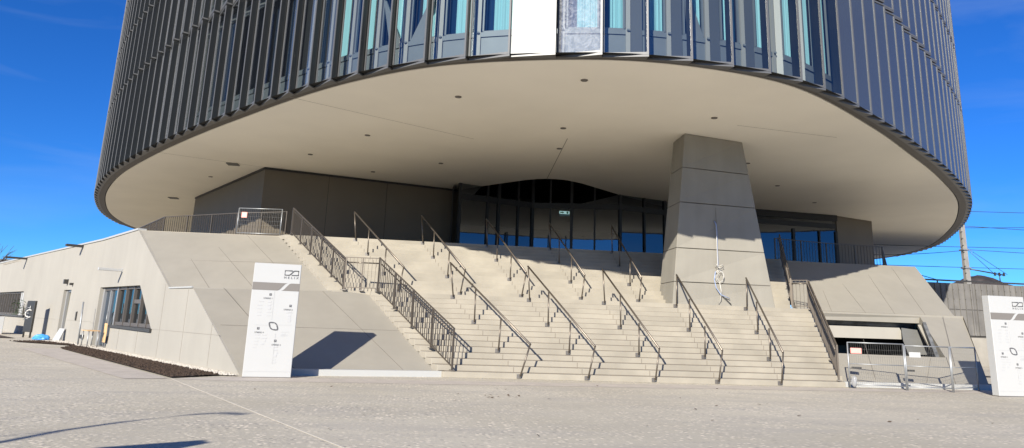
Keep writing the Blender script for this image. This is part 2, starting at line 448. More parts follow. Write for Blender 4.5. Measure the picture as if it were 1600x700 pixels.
# ------------------------------------------------------------------ podium wings
def plane_map(A, du, dv=UP):
    A = Vector(A); du = Vector(du); dv = Vector(dv)
    return lambda u, v: A + du * u + dv * v
w1a, w1b = Vector((-4.38, 20.8, 0)), Vector((-14.9, 37.3, 0))
d1 = (w1b - w1a).normalized(); L1 = (w1b - w1a).length
w2b = Vector((-30.1, 58.9, 0)); d2 = (w2b - w1b).normalized()
w2e = w1b + d2 * 62
n1 = Vector((-d1.y, d1.x, 0));  n1 = n1 if n1.y > 0 else -n1      # into the building
n1 = Vector((d1.y, -d1.x, 0)); n2 = Vector((d2.y, -d2.x, 0))       # right of heading = inside
def U1(p): return (Vector((p[0], p[1], 0)) - w1a).dot(d1)
def U2(p): return (Vector((p[0], p[1], 0)) - w1b).dot(d2)

LW = empty('podium_wing', (-8, 28, 0), 'low cream podium wing left of the stairs with sloping front panels', 'building')
def LP(mb, name, mt, parent=None):      # build a part given in world coordinates under a wing
    par = parent or LW
    root = par
    while root.parent: root = root.parent
    bmesh.ops.translate(mb.bm, verts=mb.bm.verts[:], vec=-Vector(root.location))
    return mb.build(name, mt, par)

win1 = [(18.62, 2.64), (11.55, 2.60), (9.12, .97), (15.45, .99), (15.75, .02), (18.62, .02)]
m = MB()
m.holed([[(0, 0), (U1((-7.0, 24.93)), 2.38), (U1((-8.42, 27.15)), 2.42), (U1((-11.43, 31.88)), 4.92), (L1, 4.92), (L1, 0)], win1],
        plane_map(w1a, d1), n1 * .28)
LP(m, 'side_wall', M['wall'])
door2 = [(U2((-18.62, 42.6)), 2.62), (U2((-17.66, 41.21)), 2.61), (U2((-17.80, 41.42)), .02), (U2((-18.60, 42.58)), .02)]
win2 = [(U2((-34, 64.2)), 2.70), (U2((-25.1, 51.79)), 2.68), (U2((-24.05, 50.3)), 1.14), (U2((-34, 64.2)), 1.14)]
m = MB()
m.holed([[(0, 0), (0, 4.92), (62, 4.92), (62, 0)], door2, win2], plane_map(w1b, d2), n2 * .28)
LP(m, 'rear_side_wall', M['wall'])
# joints on the side wall
m = MB()
for u in (2.6, 5.3, 8.0, 10.9, 13.8, 16.7):
    z1 = min(4.9, 0.49 * u) if u < 5 else (2.4 + (u - 7.6) * .44 if 7.6 < u < 13.2 else (2.35 if u < 7.6 else 4.9))
    m.bar(w1a + d1 * u - n1 * .003 + UP * .05, w1a + d1 * u - n1 * .003 + UP * min(z1, .95 if 9 < u < 18.8 else 9), .012, .006, side=d1) if not (15.4 < u < 18.7) else None
for (u0, u1, z) in ((1.9, 9.0, .97), (18.75, L1, 1.0)):
    m.bar(w1a + d1 * u0 - n1 * .003 + UP * z, w1a + d1 * u1 - n1 * .003 + UP * z, .006, .014)
for (u0, u1) in ((0, 4.7), (7.4, 14.5)):
    m.bar(w1b + d2 * u0 - n2 * .003 + UP * 1.05, w1b + d2 * u1 - n2 * .003 + UP * 1.05, .006, .014)
LP(m, 'panel_joint', mat('fine_panel_joint', (0.25, 0.23, 0.20), .9))
# coping
m = MB()
cp = [Vector((-11.43, 31.88, 4.95)), w1b + UP * 4.95, w2e + UP * 4.95]
for a, c in zip(cp, cp[1:]):
    dd = (c - a).normalized(); nn = Vector((dd.y, -dd.x, 0))
    m.hexa([a - nn * .05 + UP * -.03, c - nn * .05 + UP * -.03, c + nn * .3 + UP * -.03, a + nn * .3 + UP * -.03],
           [a - nn * .05 + UP * .05, c - nn * .05 + UP * .05, c + nn * .3 + UP * .05, a + nn * .3 + UP * .05])
LP(m, 'coping', M['whiteedge'])
# sloping front panels
lowL = [(-4.34, 20.92, .04), (1.15, 22.12, .04), (-1.37, 26.34, 2.52), (-7.0, 24.93, 2.38)]
upL = [(-8.44, 27.2, 2.42), (-2.75, 26.95, 2.54), (-5.42, 31.5, 4.92), (-11.45, 31.94, 4.92)]
def slab(poly, th=.2):
    m = MB(); P = [Vector(p) for p in poly]
    n = (P[1] - P[0]).cross(P[2] - P[0]).normalized()
    if n.z < 0: n = -n
    m.hexa([p - n * th for p in P], P)
    return m, n
m, nL = slab(lowL); LP(m, 'lower_front_panel', M['facet'])
m, nU = slab(upL); LP(m, 'upper_front_panel', M['facet'])
m = MB()
m.hexa([(-7.0, 24.93, 2.2), (-1.37, 26.34, 2.2), (-2.75, 26.97, 2.2), (-8.44, 27.2, 2.2)],
       [(-7.0, 24.93, 2.385), (-1.37, 26.34, 2.50), (-2.75, 26.97, 2.51), (-8.44, 27.2, 2.40)])
m.bar((-7.02, 24.9, 2.41), (-8.44, 27.16, 2.43), .05, .05)
LP(m, 'ledge', M['whiteedge'])
m = MB()
def jl(a, c, n, w=.012):
    a, c = Vector(a) + n * .003, Vector(c) + n * .003
    d = (c - a).normalized(); x = d.cross(n).normalized() * w / 2
    m.hexa([a - x, c - x, c + x, a + x], [p + n * .004 for p in (a - x, c - x, c + x, a + x)])
def on(poly, x, y):
    P0 = Vector(poly[0]); n = (Vector(poly[1]) - P0).cross(Vector(poly[2]) - P0)
    return Vector((x, y, P0.z - ((x - P0.x) * n.x + (y - P0.y) * n.y) / n.z))
for (a, c) in (((-6.1, 25.12), (-2.95, 21.3)), ((-3.0, 25.9), (.05, 21.95)), ((-5.55, 23.0), (.9, 24.4))):
    jl(on(lowL, *a), on(lowL, *c), nL, .013 if a[1] > 23.5 else .006)
for (a, c) in (((-9.95, 31.75), (-7.1, 27.2)), ((-8.6, 31.65), (-5.55, 27.15)), ((-7.0, 31.6), (-3.98, 27.05)), ((-9.77, 29.37), (-4.0, 29.05)), ((-5.15, 31.4), (-2.55, 27.0))):
    jl(on(upL, *a), on(upL, *c), nU, .013 if a[1] > 30 else .006)
for a, c in (((1.05, 22.1, .06), (-1.40, 26.28, 2.50)),):
    jl(Vector(a), Vector(c), nL, .03)
LP(m, 'front_panel_joint', M['groove'])
m = MB()
m.hexa([(-4.2, 20.75, 0), (1.2, 21.93, 0), (1.1, 22.2, 0), (-4.3, 21.0, 0)], [(-4.2, 20.75, .17), (1.2, 21.93, .17), (1.1, 22.2, .17), (-4.3, 21.0, .17)])
LP(m, 'white_plinth', M['whiteedge'])
# low wall block beside the flights, under the guard rails
m = MB()
m.hexa([(-2.75, 26.97, 2.3), (-2.4, 26.97, 2.3), (-5.0, 31.5, 4.7), (-5.42, 31.5, 4.7)], [(-2.75, 26.97, 2.56), (-2.4, 26.97, 2.56), (-5.0, 31.5, 4.935), (-5.42, 31.5, 4.935)])
LP(m, 'stair_string', M['facet'])

# window front with door in the first opening
FW1 = MB(); fmap = plane_map(w1a + n1 * .22, d1)
def wframe(mb, f, pts, w=.09, dep=.08, nn=n1):
    for a, c in zip(pts, pts[1:]):
        mb.bar(f(*a), f(*c), dep, w)
def wbar(mb, f, a, c, w, dep, du):
    mb.bar(f(*a), f(*c), w if abs(a[0] - c[0]) < abs(a[1] - c[1]) else dep, dep if abs(a[0] - c[0]) < abs(a[1] - c[1]) else w, side=du)
win_o = empty('window', (0, 0, 0), None, None)
D.objects.remove(win_o)
m = MB()
m.bar(fmap(18.55, 2.55), fmap(11.5, 2.55), .1, .12)
m.bar(fmap(11.55, 2.6), fmap(9.2, 1.0), .1, .12)
m.bar(fmap(9.2, 1.06), fmap(15.6, 1.06), .1, .14)
for u in (15.6, 14.2, 12.9, 11.7, 10.55):
    zt = 2.6 if u > 11.55 else .97 + (u - 9.12) * .67
    m.bar(fmap(u, 1.0), fmap(u, zt), .16, .1, side=d1)
m.bar(fmap(12.9, 1.98), fmap(11.7, 1.98), .1, .16)
wf = LP(m, 'window', M['winframe']); wf['label'] = 'bronze framed window with one sloping end'
m = MB(); m.holed([[(15.5, 1.05), (15.5, 2.55), (11.55, 2.55), (9.25, 1.05)]], plane_map(w1a + n1 * .25, d1))
LP(m, 'pane', M['wingpane'], wf)
m = MB()
m.hexa([w1a + d1 * 9.0 - n1 * .08 + UP * .86, w1a + d1 * 15.5 - n1 * .08 + UP * .90, w1a + d1 * 15.5 + n1 * .2 + UP * .90, w1a + d1 * 9.0 + n1 * .2 + UP * .86],
       [w1a + d1 * 9.0 - n1 * .08 + UP * .975, w1a + d1 * 15.5 - n1 * .08 + UP * .985, w1a + d1 * 15.5 + n1 * .2 + UP * .995, w1a + d1 * 9.0 + n1 * .2 + UP * .99])
LP(m, 'sill', M['dark_metal'], wf)
m = MB()
m.bar(fmap(18.5, 0), fmap(18.5, 2.6), .14, .3, side=d1); m.bar(fmap(15.85, 0), fmap(15.85, 2.6), .12, .12, side=d1)
m.bar(fmap(17.2, 0), fmap(17.2, 2.6), .1, .1, side=d1)
dr = LP(m, 'door', M['doorframe']); dr['label'] = 'aluminium framed double door beside the sloping window'
m = MB(); m.holed([[(15.9, .05), (18.4, .05), (18.4, 2.55), (15.9, 2.55)]], plane_map(w1a + n1 * .26, d1))
LP(m, 'door_glass', M['wingpane'], dr)
m = MB(); m.tube([fmap(17.05, .85) - n1 * .08, fmap(17.05, 1.55) - n1 * .08], .02); LP(m, 'handle', M['galv'], dr)
# room behind with things stored in it
m = MB()
for (u0, u1, z0, z1, d) in ((8.5, 19.2, 0, 2.9, 3.0),):
    A = w1a + d1 * u0 + n1 * .3; Bq = w1a + d1 * u1 + n1 * .3
    P = [A, Bq, Bq + n1 * d, A + n1 * d]
    m.face([P[2] + UP * z0, P[3] + UP * z0, P[3] + UP * z1, P[2] + UP * z1]); m.face([p + UP * .02 for p in P]); m.face([p + UP * z1 for p in P])
    m.face([P[0], P[3], P[3] + UP * z1, P[0] + UP * z1]); m.face([P[1], P[2], P[2] + UP * z1, P[1] + UP * z1])
LP(m, 'room_interior', M['room'])

# second window (far) and narrow door
f2 = plane_map(w1b + n2 * .22, d2)
m = MB()
ua, ub, uc = U2((-34, 64.2)), U2((-25.1, 51.79)), U2((-24.05, 50.3))
m.bar(f2(ua, 2.62), f2(ub, 2.62), .1, .12); m.bar(f2(ub, 2.68), f2(uc, 1.14), .1, .12); m.bar(f2(ua, 1.2), f2(uc, 1.2), .1, .12)
u = ua
while u > ub: m.bar(f2(u, 1.15), f2(u, 2.65), .14, .1, side=d2); u -= .95
wf2 = LP(m, 'window', M['winframe']); wf2['label'] = 'long far window with many bronze mullions'
m = MB(); m.holed([[(ua, 1.15), (uc, 1.15), (ub, 2.65), (ua, 2.65)]], plane_map(w1b + n2 * .25, d2)); LP(m, 'pane', M['wingpane'], wf2)
m = MB(); m.bar(w1b + d2 * ua - n2 * .06 + UP * 1.1, w1b + d2 * uc - n2 * .06 + UP * 1.1, .12, .1); LP(m, 'sill', M['dark_metal'], wf2)
m = MB()
for u in (ub + .15, ub + .75): m.bar(f2(u, 1.15) - n2 * .1, f2(u, 2.6) - n2 * .1, .16, .16, side=d2)
LP(m, 'white_post', M['roomlight'], wf2)
da, db = U2((-18.62, 42.6)), U2((-17.70, 41.25))
m = MB()
m.bar(f2(da - .06, .02), f2(da - .06, 2.6), .16, .34, side=d2); m.bar(f2(db + .05, .02), f2(db + .05, 2.6), .08, .1, side=d2)
m.bar(f2(da, 2.55), f2(db, 2.55), .1, .1)
dr2 = LP(m, 'door', M['doorframe']); dr2['label'] = 'narrow door with grey frame'
m = MB(); m.holed([[(da - .1, .05), (db + .1, .05), (db + .1, 2.5), (da - .1, 2.5)]], plane_map(w1b + n2 * .26, d2)); LP(m, 'door_leaf', M['olive'], dr2)
m = MB()
for z in (2.2, 1.95, 1.4): m.box(f2((da + db) / 2 - .12, z) - n2 * .02, (.26, .05, .22), rz=math.atan2(d2.y, d2.x))
LP(m, 'taped_notice', M['white'], dr2)

# small fittings on the left wall
def wall_item(name, label, cat, pts, mt, w1=True, out=.12, group=None):
    A, dd, nn = (w1a, d1, n1) if w1 else (w1b, d2, n2)
    m = MB(); (u0, z0), (u1, z1) = pts
    m.hexa([A + dd * u0 - nn * out + UP * z0, A + dd * u1 - nn * out + UP * z0, A + dd * u1 - nn * .004 + UP * z0, A + dd * u0 - nn * .004 + UP * z0],
           [A + dd * u0 - nn * out + UP * z1, A + dd * u1 - nn * out + UP * z1, A + dd * u1 - nn * .004 + UP * z1, A + dd * u0 - nn * .004 + UP * z1])
    return m
LAMP = wall_item('', '', '', ((U1((-11.55, 32.05)), 3.22), (U1((-11.75, 32.35)), 3.36)), M['white'], out=.85)
# wall lamps stick out from the wall: long slim bars
def bar_lamp(name, label, base, nn, length, z, mt, w, h, cat):
    e = empty(name, base + UP * z, label, cat)
    m = MB(); m.bar(-nn * .03, -nn * length, w, h); m.bevel(.008); m.build('housing', mt, e)
    m = MB(); m.box(-nn * .015, (.16, .03, .16), rz=math.atan2(nn.y, nn.x) - math.pi / 2); m.build('wall_plate', mt, e)
    return e
LAMP.bm.free()
bar_lamp('wall_light', 'white bar light sticking out of the cream wall above the sloping window', w1a + d1 * U1((-12.3, 33.3)), n1, .95, 3.3, M['white'], .16, .11, 'wall light')
bar_lamp('roof_spout', 'dark square rain spout at the roof edge nearer the tower', w1b + d2 * U2((-17.1, 40.5)), n2, .8, 4.84, M['dark_metal'], .26, .12, 'rain spout')
bar_lamp('roof_spout', 'dark square rain spout at the roof edge farther left, below the bare tree', w1b + d2 * U2((-25.6, 52.5)), n2, 1.25, 4.84, M['dark_metal'], .28, .12, 'rain spout')
def small_box(name, label, cat, A, dd, nn, u, z, w, h, o, mt, back=True):
    e = empty(name, A + dd * u + UP * z, label, cat)
    rz = math.atan2(dd.y, dd.x)
    m = MB(); m.box(-nn * (o / 2 + .01), (w, o, h), rz=rz); m.bevel(.01); m.build('housing', mt, e)
    m = MB(); m.box(-nn * .006, (w * 1.15, .012, h * 1.1), rz=rz); m.build('back_plate', M['dark_metal'], e)
    return e
small_box('wall_vent', 'dark slot vent on the cream wall between the two doors', 'vent', w1b, d2, n2, U2((-16.5, 39.62)), 1.28, .12, .42, .05, M['dark_metal'])
small_box('wall_socket', 'dark low socket box near the ground right of the narrow door', 'socket box', w1b, d2, n2, U2((-15.5, 38.1)), .33, .4, .17, .12, M['dark_metal'])
small_box('wall_sensor', 'small dark cone shaped sensor above the narrow door', 'sensor', w1b, d2, n2, U2((-18.3, 42.1)), 3.05, .18, .24, .2, M['dark_metal'])
small_box('wall_camera', 'tiny dark camera right of the sensor above the narrow door', 'camera', w1b, d2, n2, U2((-17.6, 41.1)), 2.9, .14, .12, .16, M['dark_metal'])

# terrace floor joining both wings
b = MB()
TP = [(-11.45, 31.9), (-5.42, 31.45), (-5.2, 31.2), (17.0, 31.2), (23.72, 31.4), (40, 64), (40, 110), (-45, 110), (-43, 78), (-30.0, 58.7), (-14.75, 37.3)]
b.holed([TP], lambda u, v: Vector((u, v, 4.915)), Vector((0, 0, -.15)))
tag(b.build('terrace_floor', M['steps']), 'stone paved terrace in front of the entrance below the tower', 'terrace', kind='structure')

# right wing
RW = empty('podium_wing', (18, 27, 0), 'low cream podium wing right of the stairs with a recessed opening', 'building')
lowR = [(13.75, 22.35, .02), (19.4, 22.55, .02), (22.40, 27.06, 2.56), (15.35, 26.9, 2.52)]
upR = [(15.2, 27.10, 2.55), (22.02, 27.10, 2.56), (23.72, 31.38, 4.95), (16.75, 31.22, 4.90)]
P0 = Vector(lowR[0]); du = (Vector(lowR[1]) - P0).normalized(); nR = du.cross(Vector(lowR[3]) - P0).normalized(); dv = nR.cross(du).normalized()
def uv(p): q = Vector(p) - P0; return (q.dot(du), q.dot(dv))
hole = [uv((14.93, 24.16, .97)), uv((19.19, 24.22, 1.0)), uv((20.40, 26.95, 2.52)), uv((16.10, 26.80, 2.45))]
m = MB()
m.holed([[uv(p) for p in lowR], hole], lambda u, v: P0 + du * u + dv * v, -nR * .3)
LP(m, 'lower_front_panel', M['facet'], RW)
m, nUR = slab(upR); LP(m, 'upper_front_panel', M['facet'], RW)
m = MB()
m.hexa([(22.40, 27.06, 2.2), (22.02, 27.4, 2.2), (15.2, 27.4, 2.2), (15.35, 26.85, 2.2)], [(22.40, 27.06, 2.555), (22.02, 27.4, 2.555), (15.2, 27.4, 2.54), (15.35, 26.85, 2.515)])
LP(m, 'ledge', M['facet'], RW)
m = MB()   # side wall facing the railway
e0, e1, e2, e3 = Vector((19.4, 22.55, 0)), Vector((22.40, 27.06, 2.555)), Vector((22.02, 27.10, 2.55)), Vector((23.72, 31.4, 4.93))
m.face([e0, Vector((22.4, 27.06, 0)), e1]); m.face([Vector((22.4, 27.06, 0)), Vector((22.02, 27.1, 0)), e2, e1])
m.face([Vector((22.02, 27.1, 0)), Vector((23.72, 31.4, 0)), e3, e2]); m.face([Vector((23.72, 31.4, 0)), Vector((40, 64, 0)), Vector((40, 64, 4.93)), e3])
LP(m, 'side_wall', M['wall'], RW)
m = MB()
m.hexa([(13.85, 22.15, 0), (19.35, 22.35, 0), (19.4, 22.6, 0), (13.85, 22.45, 0)], [(13.85, 22.15, .16), (19.35, 22.35, .16), (19.4, 22.6, .16), (13.85, 22.45, .16)])
LP(m, 'white_plinth', M['whiteedge'], RW)
m = MB()
for (a, c) in (((16.55, 25.0), (15.4, 22.75)), ((21.4, 26.95), (19.1, 23.7)), ((18.5, 24.1), (17.05, 22.55)), ((19.19, 24.2), (18.2, 22.6))):
    jl(on(lowR, *a), on(lowR, *c), nR)
for (a, c) in (((18.30, 31.1), (16.64, 27.05)), ((20.87, 31.2), (19.37, 27.05)), ((22.35, 31.2), (20.73, 27.1)), ((19.1, 31.2), (18.1, 27.05))):
    jl(on(upR, *a), on(upR, *c), nUR)
LP(m, 'front_panel_joint', M['groove'], RW)
# recess behind the opening
h = [Vector((14.93, 24.16, .97)), Vector((19.19, 24.22, 1.0)), Vector((20.40, 26.95, 2.52)), Vector((16.10, 26.80, 2.45))]
m = MB()
q0, q1 = h[3] - nR * .3, h[2] - nR * .3
m.face([q0 + Vector((-.9, 0, .1)), q1 + Vector((0, 0, .1)), Vector((20.5, 27.5, 1.95)), Vector((14.5, 27.5, 1.95))])
m.bar(h[2] - nR * .12 + Vector((-.2, -.5, -.26)), h[1] - nR * .12 + Vector((-.25, .05, .0)), .12, .2)
LP(m, 'opening_membrane', M['insul'], RW)
m = MB()
m.hexa([(14.9, 27.05, 1.53), (19.78, 27.1, 1.55), (19.78, 27.9, 1.55), (14.9, 27.9, 1.53)], [(14.9, 27.15, 1.99), (19.62, 27.2, 2.0), (19.62, 27.9, 2.0), (14.9, 27.9, 1.99)])
LP(m, 'inner_lintel', M['wall'], RW)
m = MB()
m.face([(19.64, 27.12, 2.0), (20.43, 27.1, 1.93), (20.0, 25.9, 1.0), (19.0, 25.95, 1.0), (19.3, 26.6, 1.5)])
LP(m, 'inner_cheek', M['wingrey'], RW)
m = MB(); m.bar((20.25, 26.85, 2.1), (19.3, 24.9, .98), .13, .1); LP(m, 'light_trim', M['wall'], RW)
m = MB(); m.box((16.4, 28.6, .95), (3.6, .1, .55)); LP(m, 'inner_parapet', M['olive'], RW)
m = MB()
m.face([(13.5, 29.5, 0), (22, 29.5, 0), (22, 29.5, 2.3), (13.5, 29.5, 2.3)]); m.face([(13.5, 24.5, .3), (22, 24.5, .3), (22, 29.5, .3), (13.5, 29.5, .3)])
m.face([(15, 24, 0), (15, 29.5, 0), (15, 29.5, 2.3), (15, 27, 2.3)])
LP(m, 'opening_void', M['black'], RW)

# ------------------------------------------------------------------ tower
TOW = empty('tower', (9, 62, 9), 'rounded glass tower with sawtooth glazing and a white underside', 'tower')
TO = Vector(TOW.location)
def TP_(mb, name, mt, parent=None):
    bmesh.ops.translate(mb.bm, verts=mb.bm.verts[:], vec=-TO)
    return mb.build(name, mt, parent or TOW)
half = [(-25.5, 68.5), (-25.05, 63.4), (-23.95, 58.3), (-22.28, 53.24), (-20.36, 48.31), (-17.75, 42.9), (-15.75, 39.4), (-13.9, 36.5), (-12.1, 33.8),
        (-10.07, 30.95), (-8.66, 29.1), (-7.2, 27.3), (-5.75, 25.5), (-4.25, 23.75), (-2.75, 22.2), (-1.1, 20.8), (.55, 19.75), (2.37, 19.0), (4.0, 18.5),
        (5.6, 18.2), (7.2, 18.18), (9.0, 18.42), (10.7, 18.85), (12.3, 19.6), (14.2, 20.85), (16.04, 22.2), (17.92, 23.62), (20.5, 25.75), (23.0, 27.85),
        (26.3, 30.9), (29.6, 34.2), (32.6, 37.9), (35.6, 42.0), (39.0, 47.4), (41.6, 52.0), (43.3, 56.6), (44.2, 61.5)]
CX, CY = 9.3, 65.0
outline = half + [(2 * CX - x, 2 * CY - y) for x, y in half[1:-1]]
def catmull(pts, n=14):
    res = []
    N = len(pts)
    for i in range(N):
        p0, p1, p2, p3 = (Vector(pts[(i + k - 1) % N]) for k in range(4))
        for k in range(n):
            t = k / n
            res.append(.5 * ((2 * p1) + (p2 - p0) * t + (2 * p0 - 5 * p1 + 4 * p2 - p3) * t * t + (3 * p1 - p0 - 3 * p2 + p3) * t ** 3))
    return res
dense = catmull(outline)
for _ in range(30):                                   # light smoothing of the traced plan
    dense = [(dense[i - 1] + dense[i] * 2 + dense[(i + 1) % len(dense)]) / 4 for i in range(len(dense))]
ND = len(dense)
cum = [0.0]
for i in range(ND): cum.append(cum[-1] + (dense[(i + 1) % ND] - dense[i]).length)
TOT = cum[-1]
import bisect
def at(s):
    s %= TOT
    i = min(bisect.bisect_right(cum, s) - 1, ND - 1)
    t = (s - cum[i]) / (cum[i + 1] - cum[i])
    a, c = dense[i], dense[(i + 1) % ND]
    p = a.lerp(c, t); d = (at_d(i)).lerp(at_d((i + 1) % ND), t).normalized()
    return p, d
def at_d(i): return (dense[(i + 1) % ND] - dense[i - 1]).normalized()
def inward(d): return Vector((-d.y, d.x))              # left of heading = inside
# start where a panel tip sits at the front
s0 = min(range(ND), key=lambda i: (dense[i] - Vector((2.37, 19.0))).length); s0 = cum[s0]
sL = min(range(ND), key=lambda i: (dense[i] - Vector((-25.3, 66.5))).length); sLs = cum[sL]
sR = min(range(ND), key=lambda i: (dense[i] - Vector((44.0, 60.5))).length); sRs = cum[sR]
def pitch(s): 
    d = abs(s - s0 - 2)
    return 1.31 if d < 6 else (1.22 if d < 8.5 else 1.15)
tips = [s0]
while tips[-1] < sRs: tips.append(tips[-1] + pitch(tips[-1]))
while tips[0] > sLs: tips.insert(0, tips[0] - pitch(tips[0] - 1))
kf = tips.index(s0)                                    # tip index at the glint panel's left edge
Z0 = 9.0
LEV = [9.0, 14.0, 17.6, 21.2, 24.8, 28.4, 32.0, 35.6, 39.2, 42.8]
def depth(k):
    r = k - kf
    if r == 0: return .09
    if r == 1: return .30
    if -3 <= r < 0: return .20
    if r == 2: return .20
    return .26
def T3(p, z): return Vector((p.x, p.y, z))
def panel_geo(k):
    """panel k spans tip k -> tip k+1; left end set back, right end at the tip"""
    pa, da_ = at(tips[k]); pb, db_ = at(tips[k + 1])
    A = pa + inward(da_) * (depth(k)); B = pb
    return A, B, db_
def module(k, z0, z1, mbF, mbG, mbN):
    A, B, dbv = panel_geo(k)
    d = (B - A).normalized(); nin = inward(d)
    A = A + d * .03
    fw = .055
    zb, zt = z0 + .05, z1 - .10
    def bx(u0, u1, za, zc, o0, o1, mb):
        P = [A + d * u0 + nin * o0, A + d * u1 + nin * o0, A + d * u1 + nin * o1, A + d * u0 + nin * o1]
        mb.hexa([T3(p, za) for p in P], [T3(p, zc) for p in P])
    W = (B - A).length
    bx(0, fw * .7, zb, zt, -.012, .03, mbF); bx(W - fw, W, zb, zt, -.004, .022, mbF)
    bx(fw * .7, W - fw, zb, zb + .075, -.008, .03, mbF); bx(fw * .7, W - fw, zt - .06, zt, -.008, .03, mbF)
    # glass
    g0, g1 = A + d * fw * .7 + nin * .02, A + d * (W - fw) + nin * .02
    if mbG is not None:
        mbG.face([T3(g0, zb + .075), T3(g1, zb + .075), T3(g1, zt - .06), T3(g0, zt - .06)])
    # return fin from the tip back to the next panel
    q, dq = at(tips[k + 1])
    e = q + inward(dq) * (depth(min(k + 1, len(tips) - 2)) + .05)
    P = [B + nin * .024 - d * .03, B + nin * .024 - d * .001, e + d * .0, e - d * .03]
    mbN.hexa([T3(p, zb) for p in P], [T3(p, zt) for p in P])
    # wedge cap under the projecting corner
    I = at(tips[k])[0] + inward(at(tips[k])[1]) * (depth(k) + .06)
    P = [A + nin * .0, B + nin * .0, e, I]
    mbF.hexa([T3(p, z0 - .01) for p in P], [T3(p, zb - .002) for p in P])
    return A, B

# which modules get to be parts of their own: the ones that show largest
cam_xy = Vector((0, 0))
cand = []
for k in range(len(tips) - 1):
    A, B, dv_ = panel_geo(k); mid = (A + B) / 2
    dist = mid.length
    vis = abs((B - A).normalized().cross(mid.normalized()) if False else ((B - A).x * mid.y - (B - A).y * mid.x) / dist)
    for l in range(len(LEV) - 1):
        top = 1.5 + .50 * dist                      # highest thing the frame can show at this distance
        h = max(0, min(LEV[l + 1], top) - LEV[l])
        if h > 0: cand.append((vis * h / dist ** 2, k, l))
cand.sort(reverse=True)
own = {(k, l) for _, k, l in cand[:100]}
rF, rG, rG2, rN = MB(), MB(), MB(), MB()
for k in range(len(tips) - 1):
    for l in range(len(LEV) - 1):
        z0, z1 = LEV[l], LEV[l + 1]
        if (k, l) in own:
            mf, mg, mn = MB(), MB(), MB()
            module(k, z0, z1, mf, mg, mn)
            f = TP_(mf, 'facade_panel', M['frame'])
            film = l == 0 and k - kf in (0, 1)
            g = TP_(mg, 'glass_pane', (M['filmpane'] if k == kf else M['silverpane']) if film else (M['bluepane'] if k - kf >= 9 else M['pane']), f)
            if film: g['label'] = 'glass pane still covered with wrinkled protective film'
            TP_(mn, 'fin', M['fin'], f)
        else:
            module(k, z0, z1, rF, rG2 if k - kf >= 9 else rG, rN)
o = TP_(rF, 'far_facade_panel', M['frame']); o['kind'] = 'stuff'
o = TP_(rG, 'far_glass_pane', M['pane']); o['kind'] = 'stuff'
o = TP_(rG2, 'far_coated_pane', M['bluepane']); o['kind'] = 'stuff'
o = TP_(rN, 'far_fin', M['fin']); o['kind'] = 'stuff'

